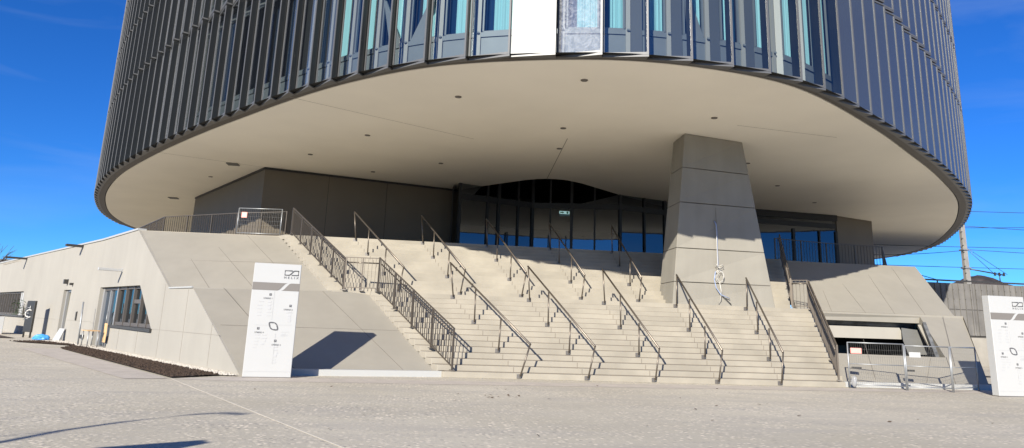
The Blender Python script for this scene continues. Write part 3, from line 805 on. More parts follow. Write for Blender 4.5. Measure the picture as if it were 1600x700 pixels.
# inner wall: one storey-high cladding behind the glass, with windows
INN = .66
def inner(k, off=INN):
    pa, da_ = at(tips[k]); return pa + inward(da_) * off
ownw = {(k, l) for (k, l) in own if -12 <= k - kf <= 12 and l <= 1}
mS, mP, mD, mW, mSun = MB(), MB(), MB(), MB(), MB()
for k in range(len(tips) - 1):
    a, c = inner(k), inner(k + 1)
    d = (c - a); W = d.length; d = d.normalized(); nin = inward(d)
    right = k - kf >= 2
    for l in range(len(LEV) - 1):
        z0, z1 = LEV[l] + (.1 if l == 0 else 0), LEV[l + 1]
        sill = LEV[l] + 1.04
        # openings: window from u0 to u1
        if right: u0, u1, pu = .04 * W, .58 * W, .60 * W
        else: u0, u1, pu = .20 * W, .96 * W, .06 * W
        def q(mb, ua, ub, za, zc, o0=0., o1=.06):
            P = [a + d * ua + nin * o0, a + d * ub + nin * o0, a + d * ub + nin * o1, a + d * ua + nin * o1]
            mb.hexa([T3(p, za) for p in P], [T3(p, zc) for p in P])
        q(mS, u0 - .03, u1 + .03, z0 + .02, sill - .16)
        q(mS, u0 - .05, u1 + .05, sill - .15, sill, -.04, .06)
        q(mS, u0 - .03, u1 + .03, z1 - .45, z1 - .02)
        q(mP, pu, pu + .11 * W, z0, z1, -.05, .07)
        if right: q(mD, pu + .12 * W, W, z0, z1, .0, .05)
        else: q(mD, 0, pu, z0, z1, .0, .05)
        if k - kf in (6, 7): q(mSun, pu + .16 * W, W * .97, z0 + .05, z1 - .05, -.03, -.004)  # pale strip on two reveals, sunlight painted in as colour
        mS.box(T3(a + d * (pu + .055 * W) - nin * .08, sill - .03), (.07, .07, .05))
        if (k, l) in ownw:
            mw = MB(); zt = z1 - .45
            for (ua, ub, za, zc) in ((u0, u0 + .05, sill, zt), (u1 - .05, u1, sill, zt), (u0, u1, sill, sill + .05), (u0, u1, zt - .05, zt)):
                P = [a + d * ua - nin * .01, a + d * ub - nin * .01, a + d * ub + nin * .06, a + d * ua + nin * .06]
                mw.hexa([T3(p, za) for p in P], [T3(p, zc) for p in P])
            w = TP_(mw, 'window', M['spandrel'])
            mc = MB(); rnd = random.Random(k * 7 + l)
            full = rnd.random()
            c0 = u0 + (u1 - u0) * (.34 if right else .32); c1 = u1 - .03
            n = 26; prev = None
            for i in range(n + 1):
                uu = c0 + (c1 - c0) * i / n
                oo = .16 + .03 * math.sin(i * 1.9 + k) + .02 * math.sin(i * .77 + k * 2)
                p = a + d * uu + nin * oo
                cur = (mc.bm.verts.new(T3(p, sill + .02)), mc.bm.verts.new(T3(p, zt)))
                if prev:
                    fc = mc.bm.faces.new((prev[0], cur[0], cur[1], prev[1])); fc.smooth = True
                prev = cur
            if k - kf < -5 and rnd.random() < .7: mc.bm.free()
            else: TP_(mc, 'curtain', M['curtain'], w)
            mg = MB()
            mg.face([T3(a + d * u0 + nin * .32, sill), T3(a + d * u1 + nin * .32, sill), T3(a + d * u1 + nin * .32, zt), T3(a + d * u0 + nin * .32, zt)])
            TP_(mg, 'window_pane', M['winglass'], w)
            if k - kf in (-3, -4, 4):      # raking steel strut crossing the window
                mk = MB()
                up = 1 if k - kf == -3 else -1
                ca, cb = (u0, u1)
                x0, x1 = (ca, cb) if up > 0 else (cb, ca)
                P = [a + d * (x0 - up * .55 * W) - nin * .02, a + d * (x0 + up * .42 * W) - nin * .02, a + d * (x1 + up * .9 * W) - nin * .02, a + d * (x1 - up * .1 * W) - nin * .02]
                zz = [sill, sill, sill + 1.6, sill + 1.6]
                lim = lambda p: a + d * max(u0 + .02, min(u1 - .02, (p - a).dot(d))) - nin * .02
                mk.hexa([T3(lim(p), z) for p, z in zip(P, zz)], [T3(lim(p) + nin * .05, z) for p, z in zip(P, zz)])
                TP_(mk, 'raking_strut', M['spandrel'], w)
        else:
            q(mW, u0, u1, sill, z1 - .45, .05, .06)
TP_(mSun, 'sunlit_reveal_strip', M['sunlit_reveal'])
TP_(mS, 'spandrel_cladding', M['spandrel']); TP_(mP, 'cavity_post', M['post']); TP_(mD, 'reveal_panel', M['sidepanel'])
o = TP_(mW, 'far_window_pane', M['winglass']); o['kind'] = 'stuff'
# solid core, slabs, roof
m = MB()
core = [at(TOT * i / 160) for i in range(160)]
cp_ = [p + inward(d) * .98 for p, d in core]
vb = [m.bm.verts.new(T3(p, 9.25)) for p in cp_]; vt = [m.bm.verts.new(T3(p, 42.8)) for p in cp_]
for i in range(160): m.bm.faces.new((vb[i], vb[(i + 1) % 160], vt[(i + 1) % 160], vt[i]))
m.bm.faces.new(vt)
TP_(m, 'core_wall', M['interior'])
m = MB()
op = [p + inward(d) * .30 for p, d in core]
for z in LEV[1:]:
    A_ = [m.bm.verts.new(T3(p, z - .09)) for p in op]; B_ = [m.bm.verts.new(T3(p, z - .09)) for p in cp_]
    C_ = [m.bm.verts.new(T3(p, z + .02)) for p in op]; D_ = [m.bm.verts.new(T3(p, z + .02)) for p in cp_]
    for i in range(160):
        j = (i + 1) % 160
        m.bm.faces.new((A_[i], A_[j], B_[j], B_[i])); m.bm.faces.new((C_[i], C_[j], D_[j], D_[i])); m.bm.faces.new((A_[i], A_[j], C_[j], C_[i]))
TP_(m, 'floor_edge', M['black'])
# soffit edge ring
def soff(s):
    p, d = at(s); r = abs(s - s0 - 2.5)
    return p + inward(d) * (.47 + .22 * min(1, max(0, (r - 5) / 14)))
def ring(o0, o1, z, mt, name, z2=None):
    m = MB(); n = 420; prev = None
    first = None
    for i in range(n):
        s = TOT * i / n; p, d = at(s); e = soff(s)
        a_ = (p + inward(d) * o0) if o0 is not None else e - inward(d) * .05
        b_ = (p + inward(d) * o1) if o1 is not None else e - inward(d) * .05
        cur = (m.bm.verts.new(T3(a_, z)), m.bm.verts.new(T3(b_, z2 if z2 else z)))
        if prev: m.bm.faces.new((prev[0], cur[0], cur[1], prev[1]))
        else: first = cur
        prev = cur
    m.bm.faces.new((prev[0], first[0], first[1], prev[1]))
    TP_(m, name, mt)
ring(.20, None, 9.0, M['ring'], 'edge_ring')
ring(.02, 1.3, 9.06, M['black'], 'shadow_gap')
# white underside with the entrance void cut out
so = [soff(TOT * i / 300) for i in range(300)]
void = [(2.38, 40.31), (3.13, 39.26), (4.38, 37.72), (5.0, 37.0), (5.6, 36.3), (6.1, 35.9), (6.6, 35.66), (7.1, 35.6), (7.7, 35.72), (8.61, 36.3), (9.5, 37.1), (10.5, 38.01), (11.7, 39.1), (13.02, 40.13), (14.3, 41.2), (15.5, 41.95), (16.2, 42.25), (16.1, 43.2), (2.3, 41.4)]
m = MB()
m.holed([[(p.x, p.y) for p in so], void], lambda u, v: Vector((u, v, 9.0)))
vl = [m.bm.verts.new(T3(p, 9.0)) for p in so]; vu = [m.bm.verts.new(T3(p, 9.06)) for p in so]
for i in range(300): m.bm.faces.new((vl[i], vl[(i + 1) % 300], vu[(i + 1) % 300], vu[i]))
TP_(m, 'underside', M['soffit'])
m = MB()
vb = [m.bm.verts.new(Vector((x, y, 9.0))) for x, y in void]; vt = [m.bm.verts.new(Vector((x, y, 13.5))) for x, y in void]
for i in range(len(void)):
    j = (i + 1) % len(void); m.bm.faces.new((vb[i], vb[j], vt[j], vt[i]))
m.bm.faces.new(vt)
TP_(m, 'entrance_void', M['interior'])
JM = mat('faint_board_joint', (0.40, 0.37, 0.32), .9)
def sline(a, c, w=.03):
    m = MB(); a, c = Vector((*a, 8.997)), Vector((*c, 8.997)); m.bar(a, c, w, .004); TP_(m, 'underside_joint', JM)
sline((-4.6, 24.6), (2.2, 28.6), .02); sline((6.6, 35.6), (5.9, 27.5), .03); sline((11.5, 24.0), (15.8, 24.6), .02); sline((-12.8, 34.9), (-6.0, 38.0), .02)
for (x, y) in ((4.9, 20.52), (1.18, 23.13), (10.32, 23.31), (5.41, 26.02), (-2.16, 29.16), (5.92, 29.21), (-5.01, 33.46), (14.58, 29.55), (1.06, 33.58), (18.24, 33.77), (-11.3, 40.7), (-2.28, 36.6), (22.5, 37.6)):
    m = MB(); m.lathe((x, y, 8.975), [(.06, 0), (.105, 0), (.115, .012), (.115, .03)], 18)
    dl = TP_(m, 'downlight', M['plate'])
    m = MB(); m.lathe((x, y, 8.968), [(.001, 0), (.056, 0), (.056, .02)], 14); TP_(m, 'lens', M['lampglass'], dl)
for (x, y) in ((-9.23, 36.8), (-15.79, 49.15)):
    m = MB(); m.box((x, y, 8.975), (.55, .55, .04)); TP_(m, 'access_hatch', M['wingrey'])

# entrance: recessed taupe walls and the glass front
ENT = empty('entrance_block', (6, 42, 4.93), 'dark recessed entrance storey with taupe side walls and black framed glass front', 'entrance')
EO = Vector(ENT.location)
def EP(mb, name, mt, parent=None):
    bmesh.ops.translate(mb.bm, verts=mb.bm.verts[:], vec=-EO); return mb.build(name, mt, parent or ENT)
def vwall(pts, z0, z1, th, name, mt):
    m = MB()
    for a, c in zip(pts, pts[1:]):
        a, c = Vector((*a, 0)), Vector((*c, 0)); d = (c - a).normalized(); nn = Vector((-d.y, d.x, 0)) * th
        m.hexa([a + UP * z0, c + UP * z0, c + nn + UP * z0, a + nn + UP * z0], [a + UP * z1, c + UP * z1, c + nn + UP * z1, a + nn + UP * z1])
    return EP(m, name, mt)
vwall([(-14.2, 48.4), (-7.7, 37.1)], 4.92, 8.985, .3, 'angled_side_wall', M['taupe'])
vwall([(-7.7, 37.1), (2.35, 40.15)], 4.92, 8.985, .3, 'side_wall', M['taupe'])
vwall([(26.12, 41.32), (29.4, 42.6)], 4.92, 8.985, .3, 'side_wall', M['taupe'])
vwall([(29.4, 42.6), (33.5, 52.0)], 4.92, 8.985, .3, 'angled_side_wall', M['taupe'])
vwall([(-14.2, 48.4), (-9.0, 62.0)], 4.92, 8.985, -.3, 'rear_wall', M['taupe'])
m = MB()
for (x, y) in ((-4.6, 38.05), (-1.6, 38.95)):
    m.box((x, y - .004, 6.95), (.02, .012, 4.0), rz=math.atan2(3.05, 10.05))
m.bar((-14.2, 48.36, 8.93), (-7.72, 37.07, 8.93), .05, .10); m.bar((-7.7, 37.07, 8.93), (2.35, 40.12, 8.93), .05, .10)
EP(m, 'wall_joint', M['mullion'])
gl = [(2.28, 38.2), (6.6, 39.95), (11.4, 38.8), (15.6, 40.3), (26.1, 41.3)]
def gpt(t):       # t in metres along the glass line
    for a, c in zip(gl, gl[1:]):
        a, c = Vector((*a, 0)), Vector((*c, 0)); l = (c - a).length
        if t <= l or c.x > 26: return a + (c - a).normalized() * t, (c - a).normalized()
        t -= l
LG = sum((Vector(c) - Vector(a)).length for a, c in zip(gl, gl[1:]))
mull = [.05, 1.75, 2.45, 3.7, 4.66, 5.7, 6.9, 8.2, 9.60, 11.3, 12.8, 14.06, 16.5, 19.0, 21.5, 23.3, LG - .1]
for i, t in enumerate(mull):
    p, d = gpt(t); m = MB(); m.box(p + UP * 8.2 - UP * .6, (.10 if i % 2 else .16, .18, 5.4 if t < 13.3 else 2.75), rz=math.atan2(d.y, d.x))
    if t >= 13.3: bmesh.ops.translate(m.bm, verts=m.bm.verts[:], vec=(0, 0, -1.0))
    else: bmesh.ops.translate(m.bm, verts=m.bm.verts[:], vec=(0, 0, 0))
    EP(m, 'mullion', M['mullion'])
for a, c in zip(mull, mull[1:]):
    (p, d), (q, _) = gpt(a), gpt(c)
    m = MB(); nn = Vector((-d.y, d.x, 0)); zt = 13.4 if c < 13.3 else 8.985
    m.face([p + UP * 4.93, q + UP * 4.93, q + UP * zt, p + UP * zt])
    EP(m, 'glass_pane', M['curtainwall'])
m = MB()
for z in (8.3,):
    for i in range(len(mull) - 1):
        (p, d), (q, _) = gpt(mull[i]), gpt(mull[i + 1]); m.bar(p + UP * z, q + UP * z, .12, .12 if z < 8 else .3)
(p, d), (q, _) = gpt(13.5), gpt(LG); m.bar(p + UP * 8.8 - Vector((0, .02, 0)), q + UP * 8.8 - Vector((0, .02, 0)), .2, .36)
EP(m, 'transom', M['mullion'])
for t in (3.0, 5.6, 6.6):                              # upright door pulls
    p, d = gpt(t); nn = Vector((d.y, -d.x, 0)); m = MB(); m.bar(p + nn * .12 + UP * 5.2, p + nn * .12 + UP * 6.6, .09, .05, side=d); EP(m, 'door_pull', M['mullion'])
m = MB()                                               # dark hall behind the glass
m.face([(2, 55, 4.9), (28, 55, 4.9), (28, 55, 13.4), (2, 55, 13.4)]); m.face([(2, 40.2, 4.95), (28, 41.6, 4.95), (28, 55, 4.95), (2, 55, 4.95)])
m.face([(2, 38.6, 4.9), (2, 55, 4.9), (2, 55, 13.4), (2, 38.6, 13.4)]); m.face([(28, 43.4, 4.9), (28, 55, 4.9), (28, 55, 13.4), (28, 43.4, 13.4)])
m.face([(2, 38.3, 13.4), (28, 41.0, 13.4), (28, 55, 13.4), (2, 55, 13.4)])
EP(m, 'hall_interior', M['interior'])
ex = empty('exit_sign', (8.3, 39.15, 7.86), 'small lit pale green exit sign hanging before the dark glass', 'exit sign')
m = MB(); m.box((0, 0, 0), (.58, .05, .16)); m.bevel(.008); m.build('lit_panel', M['exit'], ex)
m = MB(); m.bar((-.25, 0, .13), (-.25, 0, .5), .02, .02, side=(1, 0, 0)); m.bar((.25, 0, .13), (.25, 0, .5), .02, .02, side=(1, 0, 0)); m.build('hanger', M['mullion'], ex)
m = MB()
m.face([(-.25, -.028, -.03), (-.12, -.028, -.03), (-.12, -.028, .03), (-.25, -.028, .03)]); m.face([(-.12, -.028, -.06), (-.02, -.028, 0), (-.12, -.028, .06)])
m.face([(.12, -.028, -.06), (.22, -.028, -.06), (.22, -.028, .06), (.12, -.028, .06)])
m.build('pictogram', M['green'], ex, fix=False)

# ------------------------------------------------------------------ support pillar
PIL = empty('support_pillar', (11.7, 26.2, 2.55), 'tapering panelled concrete pillar rising from the stair landing to the tower', 'pillar')
PO = Vector(PIL.location)
b0, b1 = Vector((9.70, 26.10, 2.53)), Vector((13.77, 26.12, 2.53))
t0, t1 = Vector((10.08, 25.51, 8.99)), Vector((12.74, 26.19, 8.99))
pieces = [0.0, .115, .265, .445, .715, .86, 1.0]
zs = [2.55, 3.29, 4.17, 4.98 + .35, 6.75, 7.9, 8.99]
zs = [2.53, 3.36, 4.62, 6.35, 7.68, 8.985]
back0, back1 = Vector((9.78, 27.9, 2.53)), Vector((13.7, 27.9, 2.53))
tb0, tb1 = Vector((10.14, 26.9, 8.99)), Vector((12.7, 27.4, 8.99))
def lz(a, c, z): return a.lerp(c, (z - a.z) / (c.z - a.z))
for i in range(5):
    za, zc = zs[i] + (.012 if i else 0), zs[i + 1] - (.012 if i < 4 else 0)
    m = MB()
    m.hexa([lz(p, q, za) - PO for p, q in ((b0, t0), (b1, t1), (back1, tb1), (back0, tb0))], [lz(p, q, zc) - PO for p, q in ((b0, t0), (b1, t1), (back1, tb1), (back0, tb0))])
    m.bevel(.012); m.build('cladding_panel', M['pillar'], PIL)
m = MB()
ins = .02
m.hexa([lz(p, q, 2.56) - PO + v for p, q, v in ((b0, t0, Vector((ins, ins, 0))), (b1, t1, Vector((-ins, ins, 0))), (back1, tb1, Vector((-ins, -ins, 0))), (back0, tb0, Vector((ins, -ins, 0))))],
       [lz(p, q, 8.96) - PO + v for p, q, v in ((b0, t0, Vector((ins, ins, 0))), (b1, t1, Vector((-ins, ins, 0))), (back1, tb1, Vector((-ins, -ins, 0))), (back0, tb0, Vector((ins, -ins, 0))))])
fa, fb = (lz(b0, t0, 6.35) + lz(b1, t1, 6.35)) / 2, (lz(b0, t0, 5.6) + lz(b1, t1, 5.6)) / 2
m.bar(fa - PO + Vector((-.12, -.004, 0)), fb - PO + Vector((-.12, -.004, 0)), .014, .006, side=(1, 0, 0))
m.build('pillar_core', M['groove'], PIL)
# cable hanging in a coil on the pillar
CB = empty('hanging_cable', (11.35, 25.8, 4.2), 'blue and white cable hanging down the pillar with a knotted coil', 'cable')
def fy(z): return lz(b0, t0, z).lerp(lz(b1, t1, z), .45)
def cab(pts, mt, name, r=.018):
    m = MB(); m.tube([Vector((11.35 + x, fy(z).y - .05 - o, z)) - Vector(CB.location) for x, z, o in pts], r, 6); m.build(name, mt, CB)
cab([(0.02, 5.72, -.06), (.06, 5.6, 0), (.09, 5.3, .0), (.10, 4.6, .0), (.12, 4.0, 0), (.13, 3.98, 0)], M['cableblue'], 'blue_strand', .022)
cab([(.06, 5.6, 0), (.07, 5.0, .03), (.10, 4.1, .02), (.13, 3.95, .03)], M['cablewhite'], 'white_strand', .012)
coil = [(.18 + .19 * math.cos(t) * (1 - .015 * i), 3.62 + .25 * math.sin(t) * (1 - .01 * i), .02 + .003 * i) for i, t in enumerate([math.pi / 2 + k * .42 for k in range(34)])]
cab(coil, M['cablewhite'], 'coil', .010)
cab([(.05, 3.95, .04), (-.02, 4.02, .06), (.0, 4.08, .08), (.12, 4.0, .1), (.26, 4.06, .08), (.32, 3.98, .06), (.2, 3.93, .06), (.08, 3.97, .08)], M['cablewhite'], 'knot', .012)
cab([(.0, 3.8, .05), (-.05, 3.5, .05), (.02, 3.2, .05), (.2, 2.95, .05), (.55, 2.82, .05)], M['cableblue'], 'loose_end', .016)
cab([(.16, 3.4, .05), (.22, 3.1, .05), (.2, 2.75, .05), (.12, 2.62, .03)], M['cablewhite'], 'loose_end', .014)
cab([(.2, 2.98, .03), (.4, 2.8, .03), (.62, 2.6, .03)], M['wire'], 'loose_end', .014)

# ------------------------------------------------------------------ handrails on the stairs
def handrail(base_pts, top_a, top_b, label, group):
    """base_pts: post feet on the risers from low to high; rail from top_a (low) to top_b (high)"""
    e = empty('handrail', base_pts[0], label, 'handrail', group)
    O = Vector(base_pts[0]); ta, tb = Vector(top_a), Vector(top_b)
    m = MB(); m.tube([ta - O + (ta - tb).normalized() * .02, tb - O + (tb - ta).normalized() * .02], .031, 10); m.build('rail', M['rail'], e)
    ya, yb = base_pts[0][1], base_pts[-1][1]
    for i, p in enumerate(base_pts):
        p = Vector(p); t = (p.y - ya) / (yb - ya)
        q = ta.lerp(tb, t)
        if 0 < i < len(base_pts) - 1: q = Vector((p.x + (q.x - p.x) * .35 + 0, p.y, q.z))
        foot = p + Vector((0, -.07, 0))
        q = q + Vector((0, -.02, -.01))
        m = MB(); m.tube([foot - O, q - O], .025, 8); pp = m.build('post', M['rail'], e)
        m = MB(); m.box(p - O + Vector((0, -.035, 0)), (.05, .07, .05)); m.box(p - O + Vector((-.03, -.008, 0)), (.13, .014, .12)); m.build('base_plate', M['plate'], pp)
    return e
lowx_b = (3.37, 5.42, 7.5, 9.51, 11.55); lowx_t = (1.53, 4.28, 7.06, 9.79, 12.54)
lean_b = (.27, .2, .13, .14, .09); lean_t = (-.16, -.09, -.08, .03, .02)
upx_b = (-.43, 1.84, 4.14, 6.43, 8.68); upx_t = (-2.41, .41, 3.17, 5.95, 8.72)
ul_b = (.14, .14, .14, .11, .10); ul_t = (-.14, -.13, -.08, -.09, -.03)
ORD = ('leftmost', 'second from the left', 'middle', 'second from the right', 'rightmost')
for k in range(5):
    pts = []
    for i in (0, 4, 9, 14):
        y = 21.8 + TR * i; t = (y - 21.8) / 4.2
        pts.append((lowx_b[k] + (lowx_t[k] - lowx_b[k]) * t, y, RS * i + .085))
    handrail(pts, (lowx_b[k] + lean_b[k], 21.74, 1.02), (lowx_t[k] + lean_t[k], 25.95, 3.66 if k < 3 else 3.60),
             'slim bronze handrail on the lower flight, %s of its five' % ORD[k], 'handrails on the lower flight')
for k in range(5):
    pts = []
    for j in (0, 4, 9, 13):
        y = 27.0 + TR * j; t = (y - 27) / 3.9
        pts.append((upx_b[k] + (upx_t[k] - upx_b[k]) * t, y, 2.55 + RS * j + .085))
    handrail(pts, (upx_b[k] + ul_b[k], 26.94, 3.52), (upx_t[k] + ul_t[k], 30.85, 6.02),
             'slim bronze handrail on the upper flight, %s of its five' % ORD[k], 'handrails on the upper flight')

# ------------------------------------------------------------------ balustrades with upright bars
BAL = {}
def baluster_mesh(h):
    key = round(h, 3)
    if key not in BAL:
        m = MB(); m.box((0, 0, h / 2), (.011, .022, h)); me = D.meshes.new('baluster'); m.bm.to_mesh(me); m.bm.free(); me.materials.append(M['guard']); BAL[key] = me
    return BAL[key]
def balustrade(name, pts, height, label, cat, posts=1.5, gap=.12, lift=.10, inner_rail=None, maxbal=96, group=None):
    e = empty(name, pts[0], label, cat, group); O = Vector(pts[0])
    P = [Vector(p) - O for p in pts]
    m = MB()
    for a, c in zip(P, P[1:]): m.bar(a + UP * height, c + UP * height, .045, .03)
    m.build('top_rail', M['guard'], e)
    m = MB()
    for a, c in zip(P, P[1:]): m.bar(a + UP * lift, c + UP * lift, .03, .03)
    m.build('bottom_rail', M['guard'], e)
    if inner_rail:
        m = MB(); m.tube([p + Vector(inner_rail) for p in P], .022, 8); m.build('hand_rail', M['rail'], e)
    total = sum((c - a).length for a, c in zip(P, P[1:]))
    gap = max(gap, total / maxbal)
    for si, (a, c) in enumerate(zip(P, P[1:])):
        Ls = (c - a).length; n = max(1, round(Ls / posts))
        d = (c - a); rz = math.atan2(d.y, d.x)
        for i in range(n + 1):
            if i == 0 and si: continue
            p = a.lerp(c, i / n); m = MB(); m.box(Vector((p.x, p.y, p.z + (height + .02) / 2)), (.045, .05, height + .02), rz=rz); 
            pp = m.build('post', M['guard'], e)
            m = MB(); m.box(p + UP * .01, (.16, .12, .02), rz=rz); m.build('foot_plate', M['plate'], pp)
        nb = int(Ls / gap)
        for i in range(1, nb):
            p = a.lerp(c, i / nb)
            o = D.objects.new('baluster', baluster_mesh(height - lift)); COL.objects.link(o); o.parent = e
            o.location = p + UP * lift; o.rotation_euler = (0, 0, rz)
    return e
balustrade('stair_guard', [(1.36, 21.86, .20), (-1.13, 25.95, 2.52)], 1.2, 'dark bar guard rail up the left edge of the lower flight', 'guard rail', 1.2, .135, inner_rail=(.07, 0, .98))
balustrade('landing_guard', [(-1.13, 26.02, 2.555), (-2.3, 26.1, 2.555)], 1.15, 'short level bar guard along the left landing', 'guard rail', .6, .13, inner_rail=(0, .07, .98))
balustrade('stair_guard', [(-2.36, 26.35, 2.57), (-5.08, 30.9, 4.94)], 1.12, 'dark bar guard rail up the left edge of the upper flight', 'guard rail', 1.1, .135, inner_rail=(.07, 0, .95))
balustrade('stair_guard', [(13.58, 21.92, .20), (15.08, 25.95, 2.52)], 1.08, 'dark bar guard rail up the right edge of the lower flight', 'guard rail', 1.2, .135, inner_rail=(-.07, 0, .95))
balustrade('landing_guard', [(15.08, 26.05, 2.555), (14.66, 26.4, 2.555)], 1.08, 'tiny level bar guard on the right landing', 'guard rail', .6, .13, inner_rail=(-.05, -.05, .95))
balustrade('stair_guard', [(14.66, 26.5, 2.60), (16.58, 30.75, 4.94)], 1.10, 'dark bar guard rail up the right edge of the upper flight', 'guard rail', 1.1, .135, inner_rail=(-.07, 0, .95))
balustrade('terrace_guard', [(-5.5, 31.9, 4.93), (-7.84, 33.16, 4.93), (-11.78, 35.87, 4.93), (-14.87, 41.44, 4.93)], 1.10, 'long dark bar guard along the left terrace edge', 'guard rail', 1.6, .12)
balustrade('terrace_guard', [(17.0, 32.0, 4.93), (20.04, 32.7, 4.93), (23.24, 33.02, 4.93), (29.3, 41.3, 4.93)], 1.10, 'long dark bar guard along the right terrace edge', 'guard rail', 1.6, .12)

# ------------------------------------------------------------------ temporary fences
def fence(name, a, c, h, label, group, zb=0.0, low=.12, sign=None, nv=26, brace=None, mid=None):
    a, c = Vector((*a, zb)), Vector((*c, zb)); e = empty(name, a, label, 'fence panel', group)
    d = c - a; L = d.length; dn = d.normalized(); nn = Vector((dn.y, -dn.x, 0))
    Z = Vector((0, 0, 1))
    m = MB(); m.tube([dn * .02 + Z * 0, dn * .02 + Z * h], .021, 8); m.build('upright', M['galv'], e)
    m = MB(); m.tube([dn * (L - .02), dn * (L - .02) + Z * h], .021, 8); m.build('upright', M['galv'], e)
    for z in (low, h - .01) + ((mid,) if mid else ()):
        m = MB(); m.tube([dn * .02 + Z * z, dn * (L - .02) + Z * z], .018 if z != mid else .013, 8); m.build('rail', M['galv'], e)
    m = MB()
    for i in range(1, nv): m.bar(dn * (L * i / nv) + Z * low, dn * (L * i / nv) + Z * h, .0032, .0032, side=nn)
    for z in [low + (h - low) * k / 6 for k in range(1, 6)]: m.bar(dn * .02 + Z * z, dn * (L - .02) + Z * z, .0032, .0032)
    m.build('wire_mesh', M['wiregrey'], e)
    return e, dn, nn, L
fp = [Vector((13.78, 21.7)), Vector((15.42, 21.25)), Vector((16.75, 20.95)), Vector((18.3, 21.75))]
fences = []
fl = ['grey mesh fence panel with a red notice, nearest the stairs', 'grey mesh fence panel with a white notice, before the right wing', 'grey mesh fence panel in front of the right wing ending behind the white sign']
for i in range(3):
    fences.append(fence('fence_panel', fp[i], fp[i + 1], 1.40 if i == 0 else 1.36, fl[i], 'temporary mesh fence panels', mid=.74))
def notice(i, u, z, w, h, mt, label, lines):
    e0, dn, nn, L = fences[i]
    c = Vector(e0.location) + dn * u + nn * .03 + Vector((0, 0, z))
    e = empty('notice_board', c, label, 'notice', None, rz=math.atan2(dn.y, dn.x))
    m = MB(); m.box((0, 0, 0), (w, .012, h)); m.bevel(.006); m.build('board', mt, e)
    m = MB()
    for k in range(lines): m.box((0, -.008, h * .28 - k * h * .24), (w * (.75 - .15 * (k % 2)), .003, h * .07))
    m.build('print_lines', M['white'] if mt is M['pinkred'] else M['signpale'], e)
notice(0, .26, 1.14, .33, .17, M['pinkred'], 'faded red notice wired to the mesh fence beside the stairs', 3)
notice(1, .30, 1.08, .34, .16, M['white'], 'blank looking white notice wired to the mesh fence', 2)
def plate(i, u, z, w):
    e0, dn, nn, L = fences[i]
    m = MB(); m.box((0, 0, 0), (w, .01, .06), rz=math.atan2(dn.y, dn.x)); o = m.build('name_plate', M['dark_metal'], e0)
    o.location = dn * u - nn * .02 + Vector((0, 0, z))
plate(0, .26, .62, .3); plate(1, .16, .60, .24)
e, dn, nn, L = fence('fence_panel', (-7.56, 32.05), (-5.66, 31.75), 1.18, 'low mesh fence panel across the left terrace beside the top of the stairs', 'temporary mesh fence panels', zb=4.93, low=.1, nv=24)
nb = empty('notice_board', Vector(e.location) + dn * .28 + nn * .03 + Vector((0, 0, .88)), 'small red notice on the fence panel at the top of the stairs', 'notice', rz=math.atan2(dn.y, dn.x))
m = MB(); m.box((0, 0, 0), (.24, .012, .24)); m.bevel(.006); m.build('board', M['pinkred'], nb)
m = MB(); m.box((0, -.008, .03), (.16, .003, .03)); m.box((0, -.008, -.04), (.13, .003, .03)); m.build('print_lines', M['white'], nb)
# fence foot wrapped in plastic
fb_ = empty('plastic_bag', (13.9, 21.62, 0), 'crumpled clear white plastic at the foot of the fence by the stairs', 'plastic bag')
m = MB(); bmesh.ops.create_icosphere(m.bm, subdivisions=3, radius=.11)
for v in m.bm.verts: v.co = Vector((v.co.x * .8, v.co.y * .8, v.co.z * 1.5 + .2)) * random.uniform(.85, 1.1)
m.build('crumpled_sheet', M['bagfilm'], fb_)

